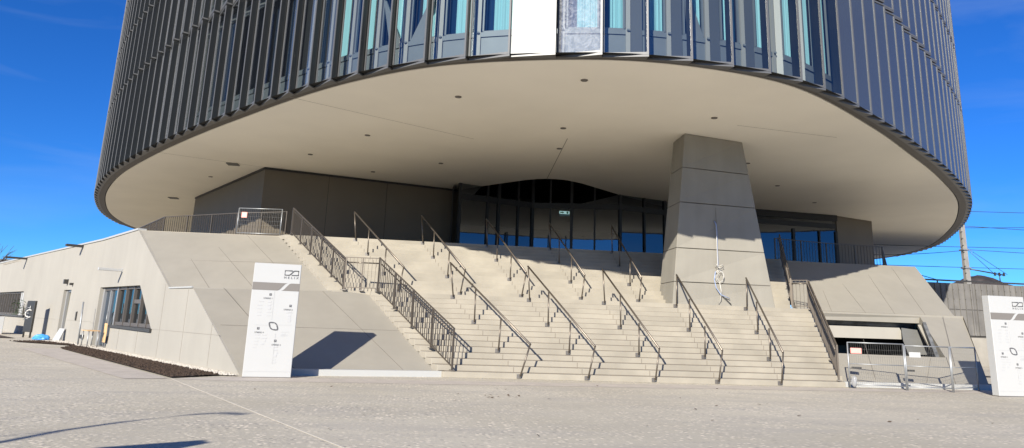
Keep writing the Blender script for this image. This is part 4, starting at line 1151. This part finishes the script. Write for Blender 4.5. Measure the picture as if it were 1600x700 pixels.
# ------------------------------------------------------------------ information signs
def totem(loc, rz, label, w=1.2, h=2.93, dep=.26):
    e = empty('information_sign', loc, label, 'sign', 'white information signs', rz)
    m = MB(); m.box((w / 2, dep / 2, h / 2), (w, dep, h)); m.bevel(.012); m.build('sign_body', M['white'], e)
    m = MB(); m.box((w / 2, dep / 2, .012), (w + .012, dep + .012, .024)); m.build('foot_plate', M['plate'], e)
    f = -.003
    def quad(mb, x0, x1, z0, z1): mb.box(((x0 + x1) / 2, f, (z0 + z1) / 2), (x1 - x0, .006, z1 - z0))
    X = lambda u: w * u
    Zf = lambda v: h * (1 - v)
    # taupe band with a white swoosh through it
    m = MB(); z0, z1 = Zf(.24), Zf(.172)
    n = 14; L_, R_ = [], []
    sw = lambda t: 3 * t * t - 2 * t ** 3
    for i in range(n + 1):
        t = i / n; z = z0 + (z1 - z0) * t
        inv = .5 - math.sin(math.asin(1 - 2 * t) / 3)          # inverse smoothstep
        xx = .53 + .20 * inv * 1.0
        L_.append((X(xx), z)); R_.append((X(xx + .085), z))
    m.holed([[(0.005, z0)] + L_ + [(0.005, z1)]], lambda u, v: Vector((u, f - .003, v)), Vector((0, .005, 0)))
    m.holed([[(w - .005, z0), (w - .005, z1)] + R_[::-1]], lambda u, v: Vector((u, f - .003, v)), Vector((0, .005, 0)))
    m.build('taupe_band', M['signgrey'], e)
    # emblem: a rectangle broken by the same swoosh
    m = MB(); lx0, lx1, lz0, lz1, t_ = X(.655), X(.945), Zf(.098), Zf(.058), .018
    y = f - .002
    m.tube([(lx0 + .55 * (lx1 - lx0), y, lz1), (lx0, y, lz1), (lx0, y, lz0), (lx0 + .3 * (lx1 - lx0), y, lz0)] + [(lx0 + (.3 + .42 * t) * (lx1 - lx0), y, lz0 + (lz1 - lz0) * sw(t)) for t in [k / 8 for k in range(1, 9)]] + [(lx1, y, lz1), (lx1, y, lz0), (lx0 + .5 * (lx1 - lx0), y, lz0)], .014, 6)
    m.build('emblem', M['signink'], e)
    text_part('sign_lettering', 'H E L I X', .085, Matrix.Translation((X(.80), f - .004, Zf(.122))) @ Matrix.Rotation(R(90), 4, 'X'), M['signink'], e)
    # plan emblem: thick rounded lozenge ring
    m = MB(); cx_, cz_ = X(.53), Zf(.555)
    ro, ri = [], []
    for k in range(40):
        a = 2 * math.pi * k / 40
        r = 1 / (abs(math.cos(a)) ** 1.5 + abs(math.sin(a) * 1.55) ** 1.5) ** (1 / 1.5)
        r2 = r * .70 * (1 + .07 * math.cos(6 * a))
        for rr, l in ((r, ro), (r2, ri)):
            px, pz = rr * .155 * math.cos(a), rr * .155 * math.sin(a)
            ct, st_ = math.cos(R(-38)), math.sin(R(-38))
            l.append((cx_ + px * ct - pz * st_, cz_ + px * st_ + pz * ct))
    m.holed([ro, ri], lambda u, v: Vector((u, f - .003, v)), Vector((0, .005, 0)))
    m.build('plan_emblem', M['signink'], e)
    m = MB()
    for (x0, x1, v0, v1) in ((.475, .479, .25, .50), (.62, .90, .540, .543), (.12, .42, .545, .548), (.585, .589, .62, .88), (.02, .97, .945, .947)):
        quad(m, X(x0), X(x1), Zf(v1), Zf(v0))
    m.build('guide_lines', M['signpale'], e)
    def block(cx, v, name, rows, align):
        m = MB(); s = .030
        m.holed([[(X(cx) - s, Zf(v) - s), (X(cx) + s, Zf(v) - s), (X(cx) + s, Zf(v) + s), (X(cx) - s, Zf(v) + s)],
                 [(X(cx) - .2 * s, Zf(v) - .1 * s), (X(cx) + .5 * s, Zf(v) - .1 * s), (X(cx) + .5 * s, Zf(v) + .5 * s), (X(cx) - .2 * s, Zf(v) + .5 * s)]], lambda u, v_: Vector((u, f - .003, v_)), Vector((0, .005, 0)))
        m.build('pictogram', M['signink'], e)
        text_part('sign_lettering', name, .052, Matrix.Translation((X(cx + align * .05), f - .004, Zf(v + .035))) @ Matrix.Rotation(R(90), 4, 'X'), M['signink'], e)
        m = MB()
        for r, (x, wd, vv, hh) in enumerate(rows): quad(m, X(x - wd / 2), X(x + wd / 2), Zf(vv + hh / 2), Zf(vv - hh / 2))
        m.build('small_print', M['signpale'], e)
    block(.40, .278, 'STIEGE 1', [(.22, .10, .342, .006), (.20, .10, .374, .006), (.20, .10, .404, .006), (.20, .09, .434, .006), (.20, .09, .464, .006), (.40, .07, .342, .01), (.40, .06, .368, .018), (.40, .07, .398, .022), (.40, .10, .434, .008), (.40, .08, .464, .006)], -.9)
    block(.845, .372, 'STIEGE 2', [(.84, .08, .425, .006), (.84, .15, .434, .004), (.84, .07, .455, .018), (.84, .07, .480, .018), (.84, .07, .505, .018)], -.9)
    block(.22, .578, 'STIEGE 4', [(.22, .10, .632, .006), (.22, .10, .66, .006), (.20, .09, .687, .006), (.20, .08, .713, .006), (.18, .08, .742, .005), (.36, .10, .632, .008), (.36, .12, .66, .008), (.38, .04, .683, .016), (.34, .06, .71, .012)], .5)
    block(.60, .682, 'STIEGE 3', [(.62, .09, .732, .010), (.62, .09, .762, .006), (.66, .04, .783, .016), (.62, .07, .81, .02), (.62, .05, .845, .004), (.61, .10, .868, .010)], .5)
    for (x, wd, vv) in ((.78, .16, .603), (.76, .08, .62), (.77, .14, .629), (.76, .12, .637)):
        m = MB(); quad(m, X(x - wd / 2), X(x + wd / 2), Zf(vv) - .006, Zf(vv) + .006); m.build('small_print', M['signpale'], e)
    return e
totem((-4.12, 19.90, 0), math.atan2(.19, 1.18), 'tall white information sign standing before the left wing')
totem((17.30, 19.80, 0), R(2), 'tall white information sign standing at the right of the fence', w=1.22, h=2.92)
totem((-6.47, 3.3, 0), math.atan2(.76, 1.17), 'tall white information sign left of the viewer, only its shadow falls into the foreground')

# ------------------------------------------------------------------ things by the left doors
tb = empty('notice_stele', (-20.9, 44.3, 0), 'dark upright board on a post carrying a white cable coil, before the cream wall', 'board', rz=math.atan2(d2.y, d2.x) + math.pi + R(12))
m = MB(); m.box((0, 0, 1.15), (.95, .12, 1.7)); m.bevel(.01); m.build('board', M['dark_metal'], tb)
m = MB(); m.box((-.42, 0, .16), (.06, .08, .32)); m.build('post', M['dark_metal'], tb)
m = MB(); m.box((.42, 0, .16), (.06, .08, .32)); m.build('post', M['dark_metal'], tb)
m = MB()
for k in range(5): m.box((-.2, -.063, 1.62 - k * .15), (.28, .004, .02))
m.build('print_lines', M['signpale'], tb)
cc = empty('cable_coil', Vector(tb.location) + Vector((0, -.12, 1.3)), 'white ring of cable hung on the dark board', 'cable coil')
m = MB(); m.tube([(.2 * math.cos(t), -.02, .2 * math.sin(t)) for t in [k * .35 for k in range(19)]], .035, 8); m.tube([(0, -.02, .2), (0, -.02, .42)], .02, 6); m.build('ring', M['cablewhite'], cc)
bb = empty('plastic_sheet_bundle', (-18.9, 41.6, 0), 'crumpled bright blue plastic bundle on the ground by the narrow door', 'plastic bundle')
m = MB(); bmesh.ops.create_icosphere(m.bm, subdivisions=3, radius=.38)
for v in m.bm.verts: v.co = Vector((v.co.x * 1.1, v.co.y * .7, max(0, v.co.z + .15) * .55)) * random.uniform(.88, 1.08)
m.build('crumpled_sheet', M['bluebag'], bb)
bd = empty('leaning_board', (-17.75, 41.0, 0), 'white board leaning in the narrow doorway', 'board')
m = MB(); m.hexa([(-.25, -.2, .02), (.15, -.4, .02), (.17, -.36, .02), (-.23, -.16, .02)], [(-.12, .1, .62), (.22, -.1, .62), (.24, -.06, .62), (-.10, .14, .62)]); m.build('panel', M['white'], bd)
bt = empty('trestle', (-13.5, 34.3, 0), 'small trestle with steel legs and a plywood top beside the glazed door', 'trestle', rz=math.atan2(d1.y, d1.x))
m = MB(); m.box((0, .12, .72), (1.3, .5, .03)); m.build('top', M['wood'], bt)
for x in (-.6, .6):
    for y in (-.08, .3):
        m = MB(); m.tube([(x, y, 0), (x * .95, y, .71)], .022, 8); m.build('leg', M['galv'], bt)
pw = empty('plywood_sheet', (-12.75, 33.75, 0), 'bent orange plywood sheet standing in the door reveal', 'plywood sheet', rz=math.atan2(d1.y, d1.x))
m = MB(); prev = None
for k in range(9):
    z = .25 + k * .1; x = .02 * (k - 4) ** 2 * .12
    cur = [m.bm.verts.new(Vector(p)) for p in ((x, .02, z), (x + .5, .02, z), (x + .5, .035, z), (x, .035, z))]
    if prev:
        for i in range(4): m.bm.faces.new((prev[i], prev[(i + 1) % 4], cur[(i + 1) % 4], cur[i]))
    prev = cur
m.build('sheet', M['wood'], pw)
pl_ = empty('steel_pole', (-14.75, 36.2, 0), 'thin grey pole leaning on the cream wall left of the glazed door', 'pole')
m = MB(); m.tube([(0, -.25, 0), (-.15, -.02, 1.95)], .035, 8); m.build('tube', M['galv'], pl_)
bx_ = empty('planter_box', (-25.6, 49.6, 0), 'white and grey box shaped planter under the far window', 'planter', rz=math.atan2(d2.y, d2.x) + math.pi)
m = MB(); m.hexa([(-1.3, -.5, 0), (1.3, -.5, 0), (1.3, .5, 0), (-1.3, .5, 0)], [(-1.3, -.5, 1.05), (1.3, -.5, 1.05), (1.3, .5, 1.05), (-1.3, .5, 1.05)]); m.bevel(.02); m.build('box', M['roomlight'], bx_)
m = MB(); m.hexa([(-1.25, -.45, 1.06), (1.25, -.45, 1.06), (1.25, .45, 1.06), (-1.25, .45, 1.06)], [(-1.25, -.45, 1.1), (1.25, -.45, 1.1), (1.25, .45, 1.1), (-1.25, .45, 1.1)]); m.build('soil', M['soil'], bx_)
pt = empty('potted_shrub', (-24.3, 49.9, 1.1), 'small leafy green shrub in front of the far window', 'shrub')
m = MB(); rnd = random.Random(5)
for k in range(160):
    c = Vector((rnd.gauss(0, .18), rnd.gauss(0, .18), rnd.uniform(.1, 1.0))); a = rnd.uniform(0, 6.3); s = rnd.uniform(.05, .1)
    u_ = Vector((math.cos(a), math.sin(a), rnd.uniform(-.5, .5))) * s; v_ = Vector((-math.sin(a), math.cos(a), rnd.uniform(-.5, .5))) * s * .5
    m.face([c - u_, c + v_, c + u_, c - v_])
m.build('foliage', M['leaf'], pt, fix=False)
m = MB(); m.tube([(0, 0, 0), (0.02, 0, .8)], .02, 6); m.build('stem', M['bark'], pt)

# ------------------------------------------------------------------ railway side at the right
NBY = 46.0
NB = empty('noise_barrier', (40, NBY, 0), 'long weathered grey noise barrier wall of ribbed panels beside the railway', 'noise barrier')
for i in range(9):
    x0 = -9.0 + i * 4.0
    zt = 5.52 + i * .02
    m = MB(); m.box((x0 + 2, .1, 2.0 + (zt - 2.0) / 2), (3.97, .2, zt - 2.0))
    for k in range(9): m.box((x0 + .22 + k * .45, -.03, 2.0 + (zt - 2.0) / 2), (.035, .06, zt - 2.05))
    pn = m.build('wall_panel', M['barrier'], NB)
    m = MB(); m.box((x0 + 2, -.012, 3.75), (3.97, .02, .05))
    for k in range(9):
        for z in (zt - .45, zt - 1.1): m.box((x0 + .22 + k * .45, -.066, z), (.05, .012, .05))
    m.build('rail_and_bolts', M['barrierjoint'], pn)
m = MB(); m.box((9, .1, 5.72), (36.4, .34, .08)); m.build('capping', M['dark_metal'], NB)
m = MB(); m.box((9, .35, 1.93), (36.4, .5, .14)); m.build('bearing_beam', M['barrierjoint'], NB)
rw = MB(); rw.hexa([(-9, -.2, 0), (60, -.2, 0), (60, 2, 0), (-9, 2, 0)], [(-9, .05, 1.86), (60, .05, 1.86), (60, 2, 1.86), (-9, 2, 1.86)])
bmesh.ops.translate(rw.bm, verts=rw.bm.verts[:], vec=(40, NBY, 0))
tag(rw.build('retaining_wall', M['retaining']), 'pale concrete retaining wall under the noise barrier', 'retaining wall')

MASTP = Vector((43.75, 52.0, 0))
MS = empty('catenary_mast', MASTP, 'tall concrete railway mast rising behind the noise barrier', 'mast')
m = MB(); m.hexa([(-.24, -.22, 0), (.24, -.22, 0), (.24, .22, 0), (-.24, .22, 0)], [(-.12, -.12, 19), (.12, -.12, 19), (.12, .12, 19), (-.12, .12, 19)]); m.bevel(.03); m.build('shaft', M['mast'], MS)
for z in (7.3, 8.75):
    m = MB(); m.box((0, 0, z), (.54, .5, .09)); m.build('steel_band', M['galv'], MS)
m = MB()
for k in range(16): m.box((-.20, -.18, 5.8 + k * .55), (.12, .05, .05))
m.build('climbing_rungs', M['plate'], MS)
m = MB(); m.tube([(.3, 0, 7.25), (3.2, 0, 6.9)], .05, 8); m.tube([(.3, 0, 8.9), (3.6, 0, 6.95)], .018, 6); m.tube([(.3, 0, 8.8), (2.4, 0, 7.0)], .018, 6); m.tube([(2.9, 0, 7.0), (2.9, 0, 6.3)], .04, 6); m.build('bracket_arm', M['dark_metal'], MS)
for x in (2.5, 2.9, 3.3):
    m = MB(); m.lathe((x, 0, 6.95), [(.05, -.14), (.1, -.1), (.06, -.04), (.1, 0), (.06, .05), (.09, .1), (.04, .14)], 10); m.build('insulator', M['dark_metal'], MS)
S2 = empty('catenary_mast', (40.0, 53.0, 0), 'short stubby railway mast top beside the right wing roof', 'mast')
m = MB(); m.hexa([(-.25, -.25, 0), (.25, -.25, 0), (.25, .25, 0), (-.25, .25, 0)], [(-.18, -.18, 7.0), (.18, -.18, 7.0), (.18, .18, 7.0), (-.18, .18, 7.0)]); m.build('shaft', M['mast'], S2)
m = MB(); m.tube([(.15, 0, 6.75), (2.0, 0, 6.35)], .03, 6); m.tube([(1.9, 0, 6.4), (1.9, 0, 6.05)], .05, 6); m.build('bracket_arm', M['dark_metal'], S2)
def wire(a, c, label, sag=.15, r=.022):
    e = empty('overhead_wire', a, label, 'wire', 'overhead railway wires')
    a, c = Vector(a), Vector(c)
    m = MB(); m.tube([(c - a) * t + Vector((0, 0, -4 * sag * t * (1 - t))) for t in [k / 10 for k in range(11)]], r, 5); m.build('cable', M['wire'], e)
WY = 52.0
wire((38, WY, 11.75), (75, WY, 13.2), 'highest overhead railway wire right of the tower')
wire((38, WY, 10.25), (75, WY, 12.6), 'thin overhead wire rising gently to the right, second from the top')
wire((44, WY + .3, 10.75), (75, WY + .3, 11.0), 'level overhead wire starting at the mast below the tower edge')
wire((34, WY, 8.75), (75, WY, 10.2), 'overhead wire crossing behind the mast above its upper band')
wire((34, WY - .2, 7.9), (44, WY - .2, 8.75), 'overhead wire running left from the upper band of the mast')
wire((44, WY - .3, 8.75), (75, WY - .3, 9.0), 'overhead wire running right from the upper band of the mast')
wire((34, WY + .5, 7.25), (75, WY + .5, 8.35), 'lowest overhead wire just above the hill')

# hill
b = MB(); rnd = random.Random(11)
nx, ny = 70, 24
grid = []
for j in range(ny):
    row = []
    for i in range(nx):
        x = 1000 + i * 9.5; y = 1400 + j * 14
        r = math.exp(-((x - 1328) / 62) ** 2) * math.exp(-((y - 1540) / 90) ** 2)
        r2 = math.exp(-((x - 1420) / 180) ** 2) * .12
        hgt = 134 * math.exp(-((y - 1540) / 120) ** 2) + 25 * r + 10 * r2 - 4
        if x < 1060 or x > 1640: hgt *= .9
        row.append(b.bm.verts.new((x, y, max(-2, hgt + rnd.uniform(-3.2, 3.2) * (r + .25)))))
    grid.append(row)
for j in range(ny - 1):
    for i in range(nx - 1): b.bm.faces.new((grid[j][i], grid[j][i + 1], grid[j + 1][i + 1], grid[j + 1][i]))
tag(b.build('hill', M['hill']), 'brown wooded hill far behind the noise barrier', 'hill', kind='structure')

# parked van behind the right sign
VN = empty('parked_van', (29.6, 27.4, 0), 'white delivery van with dark windows half hidden behind the right sign', 'van', rz=R(-60))
m = MB(); prof = [(-2.5, .45), (2.3, .45), (2.45, .9), (2.3, 1.15), (1.55, 1.35), (1.0, 2.2), (-2.5, 2.25)]
vb = [m.bm.verts.new((x, -.95, z)) for x, z in prof]; vt = [m.bm.verts.new((x, .95, z)) for x, z in prof]
m.bm.faces.new(vb); m.bm.faces.new(vt[::-1])
for i in range(len(prof)): j = (i + 1) % len(prof); m.bm.faces.new((vb[i], vt[i], vt[j], vb[j]))
m.bevel(.05, 2); m.build('body', M['white'], VN)
for y in (-.955, .955):
    m = MB(); m.hexa([(.2, y - .004, 1.3), (1.35, y - .004, 1.3), (1.35, y + .004, 1.3), (.2, y + .004, 1.3)], [(.2, y - .004, 2.0), (.95, y - .004, 2.0), (.95, y + .004, 2.0), (.2, y + .004, 2.0)]); m.build('side_window', M['winglass'], VN)
m = MB(); m.hexa([(1.06, -.8, 2.12), (1.06, .8, 2.12), (1.03, .8, 2.1), (1.03, -.8, 2.1)], [(1.57, -.85, 1.38), (1.57, .85, 1.38), (1.54, .85, 1.36), (1.54, -.85, 1.36)]); m.build('windscreen', M['winglass'], VN)
for x in (-1.6, 1.5):
    for y in (-.86, .86):
        m = MB()
        m.tube([(x, y - .11, .34), (x, y + .11, .34)], .34, 20); wh = m.build('wheel', M['black'], VN)
        m = MB(); m.tube([(x, y - .118, .34), (x, y + .118, .34)], .19, 16); m.build('rim', M['galv'], wh)
m = MB(); m.box((-2.55, 0, .55), (.12, 1.8, .22)); m.build('bumper', M['black'], VN)
for y in (-.7, .7):
    m = MB(); m.box((2.42, y, .92), (.06, .3, .16)); m.build('headlight', M['galv'], VN)
GC = empty('waste_container', (21.7, 23.0, 0), 'green waste container half hidden behind the right sign', 'waste container', rz=R(-20))
m = MB(); m.hexa([(-.5, -.35, .12), (.5, -.35, .12), (.5, .35, .12), (-.5, .35, .12)], [(-.6, -.45, 1.05), (.6, -.45, 1.05), (.6, .45, 1.05), (-.6, .45, 1.05)]); m.bevel(.03); m.build('bin_body', M['green'], GC)
m = MB(); m.hexa([(-.64, -.48, 1.06), (.64, -.48, 1.06), (.64, .48, 1.06), (-.64, .48, 1.06)], [(-.6, -.4, 1.2), (.6, -.4, 1.2), (.6, .45, 1.26), (-.6, .45, 1.26)]); m.bevel(.02); m.build('lid', M['green'], GC)
for x in (-.4, .4):
    m = MB(); m.tube([(x, -.32, .08), (x, -.24, .08)], .08, 12); m.build('wheel', M['black'], GC)

# ------------------------------------------------------------------ bare trees
def bare_tree(loc, h, seed, label, levels=4, spread=.55, group=None, r0=None):
    rnd = random.Random(seed)
    e = empty('bare_tree', loc, label, 'tree', group)
    mt_, mc = MB(), MB()
    def grow(p, d, L, r, lev):
        mid = p + d * L * .5 + Vector((rnd.uniform(-1, 1), rnd.uniform(-1, 1), rnd.uniform(-.3, .6))) * L * .05
        q = p + d * L
        (mt_ if lev == 0 else mc).tube([p, mid, q], [r, r * .82, r * .62], 7 if lev < 2 else 4, cap=False)
        if lev >= levels: return
        n = rnd.choice((3, 4)) if lev < 3 else 3
        for k in range(n):
            a = rnd.uniform(0, 6.283); t = spread * rnd.uniform(.6, 1.3)
            ref = Vector((math.cos(a), math.sin(a), 0))
            nd = (d * math.cos(t) + (ref - d * ref.dot(d)).normalized() * math.sin(t) + UP * .12).normalized()
            st = mid.lerp(q, rnd.uniform(.2, 1.0))
            grow(st, nd, L * rnd.uniform(.55, .8), r * .58, lev + 1)
        grow(q, (d + Vector((rnd.uniform(-.15, .15), rnd.uniform(-.15, .15), .1))).normalized(), L * .75, r * .62, lev + 1)
    grow(Vector((0, 0, 0)), UP.copy(), h * .30, r0 or h * .018, 0)
    mt_.build('trunk', M['bark'], e, fix=False); mc.build('crown', M['twig'], e, fix=False)
    return e
TG = 'bare winter trees'
bare_tree((-41.3, 85, 0), 8.0, 3, 'small bare tree behind the roof edge above the farther rain spout', 4, .5, TG, .13)
bare_tree((-45.2, 85, 0), 9.6, 5, 'tall bare tree cut by the left edge behind the low roof', 4, .5, TG, .16)
bare_tree((-37.6, 85, 0), 7.6, 9, 'faint bare tree top right of the other two, just over the roof edge', 4, .5, TG, .12)
bare_tree((-15.5, -4, 0), 9, 21, 'bare tree standing left behind the viewer, casting thin branch shadows', 4, .5, TG)
bare_tree((-26, 8, 0), 9, 22, 'bare tree standing far left of the viewer, casting thin shadows on the forecourt', 4, .5, TG)
bare_tree((-14, -38, 0), 15, 23, 'bare tree far behind the viewer, mirrored in the entrance glass', 5, .55, TG)
# street lamp left of the viewer, its curved shadow falls into the corner
lampH = 6.0
SL = empty('street_lamp', (-9.0, .9, 0), 'slender curved street lamp left of the viewer whose shadow crosses the foreground', 'street lamp')
lat = Vector((.875, -.485, 0))
hs = [(0, .15), (2, .1), (3.5, .02), (4.39, 0), (4.85, -.28), (5.3, -.34), (5.8, -.22), (6.0, -.02)]
tipp = Vector((-2.83, 12.63, 0)) - Vector((.485, .875, 0)) * 2.246 * lampH
m = MB(); m.tube([tipp + lat * o + UP * h_ - Vector(SL.location) for h_, o in hs], [.06, .06, .055, .055, .05, .05, .045, .04], 10); m.build('mast', M['dark_metal'], SL)
m = MB(); m.bar(tipp + UP * 6 - Vector(SL.location), tipp + lat * .4 + UP * 6.02 - Vector(SL.location), .12, .05); m.build('lamp_head', M['dark_metal'], SL)

# far low building beyond the left wing
FB = empty('low_building', (-63.6, 105, 0), 'white flat roofed building barely showing beyond the left wing roof', 'building')
m = MB(); m.box((0, 0, 3.75), (26, 10, 7.5)); m.build('wall', M['wallwhite'], FB)
m = MB(); m.box((0, 0, 7.58), (26.6, 10.6, .16)); m.build('roof', M['dark_metal'], FB)
for k in range(6):
    m = MB(); m.box((-10 + k * 4, -5.02, 4.5), (1.6, .06, 1.5)); m.build('window', M['winglass'], FB)

# ------------------------------------------------------------------ light, sky, camera
w = D.worlds.new('World'); scene.world = w; w.use_nodes = True
nt = w.node_tree; bg = nt.nodes['Background']
sky = nt.nodes.new('ShaderNodeTexSky'); sky.sky_type = 'NISHITA'; sky.sun_disc = False
sky.sun_elevation = R(SUN_EL); sky.sun_rotation = R(180 + SUN_AZ)
sky.altitude = 400; sky.air_density = 0.75; sky.dust_density = 0.0; sky.ozone_density = 2.2
hs_ = nt.nodes.new('ShaderNodeHueSaturation'); hs_.inputs['Saturation'].default_value = 1.22
nt.links.new(sky.outputs[0], hs_.inputs['Color']); tn = nt.nodes.new('ShaderNodeMix'); tn.data_type = 'RGBA'; tn.blend_type = 'MULTIPLY'; tn.inputs['Factor'].default_value = 1.0
tn.inputs[7].default_value = (0.36, 0.87, 1.50, 1)
nt.links.new(hs_.outputs[0], tn.inputs[6])
tc = nt.nodes.new('ShaderNodeTexCoord'); mpw = nt.nodes.new('ShaderNodeMapping'); mpw.inputs['Scale'].default_value = (1.6, 1.2, 7.0); mpw.inputs['Rotation'].default_value = (0.25, 0.1, 0.4)
nt.links.new(tc.outputs['Generated'], mpw.inputs['Vector'])
nzw = nt.nodes.new('ShaderNodeTexNoise'); nzw.inputs['Scale'].default_value = 2.2; nzw.inputs['Detail'].default_value = 7; nzw.inputs['Distortion'].default_value = 0.6
nt.links.new(mpw.outputs['Vector'], nzw.inputs['Vector'])
mrw = nt.nodes.new('ShaderNodeMapRange'); mrw.inputs['From Min'].default_value = 0.47; mrw.inputs['From Max'].default_value = 0.78; mrw.inputs['To Min'].default_value = 0.0; mrw.inputs['To Max'].default_value = 0.15
nt.links.new(nzw.outputs['Fac'], mrw.inputs['Value'])
ci = nt.nodes.new('ShaderNodeMix'); ci.data_type = 'RGBA'
ci.inputs[7].default_value = (5.5, 6.6, 8.0, 1)
nt.links.new(mrw.outputs['Result'], ci.inputs['Factor']); nt.links.new(tn.outputs[2], ci.inputs[6]); nt.links.new(ci.outputs[2], bg.inputs['Color'])
bg.inputs['Strength'].default_value = 0.065
sl = D.lights.new('sun', 'SUN'); sl.energy = 5.0; sl.angle = R(0.53); sl.color = (1.0, 0.94, 0.825)
so_ = D.objects.new('sun', sl); COL.objects.link(so_); so_.rotation_euler = SUN.to_track_quat('-Z', 'Y').to_euler(); so_.location = (-20, -40, 40)

cam = D.cameras.new('camera'); co = D.objects.new('camera', cam); COL.objects.link(co); scene.camera = co
a_, p_, r_ = R(7.6), R(13.05), R(2.02)
F = Vector((math.sin(a_) * math.cos(p_), math.cos(a_) * math.cos(p_), math.sin(p_)))
rt = Vector((math.cos(a_), -math.sin(a_), 0)); u0_ = rt.cross(F)
rr = rt * math.cos(r_) + u0_ * math.sin(r_); uu = -rt * math.sin(r_) + u0_ * math.cos(r_)
Mx = Matrix((rr, uu, -F)).transposed().to_4x4(); Mx.translation = Vector((0, 0, 1.5))
co.matrix_world = Mx
cam.sensor_fit = 'HORIZONTAL'; cam.sensor_width = 36.0; cam.lens = 36.0 * 1120 / 1600
cam.shift_y = -(350 - 251) / 1600
cam.clip_start = .1; cam.clip_end = 12000

vs = scene.view_settings
vs.view_transform = 'Standard'; vs.look = 'None'; vs.exposure = 0.74; vs.gamma = 1.0; vs.use_curve_mapping = False
scene.render.engine = 'CYCLES'
cy = scene.cycles
cy.max_bounces = 10; cy.diffuse_bounces = 5; cy.glossy_bounces = 5; cy.transparent_max_bounces = 16; cy.transmission_bounces = 4
cy.sample_clamp_indirect = 8.0; cy.caustics_reflective = False; cy.caustics_refractive = False
try: cy.use_denoising = True
except Exception: pass
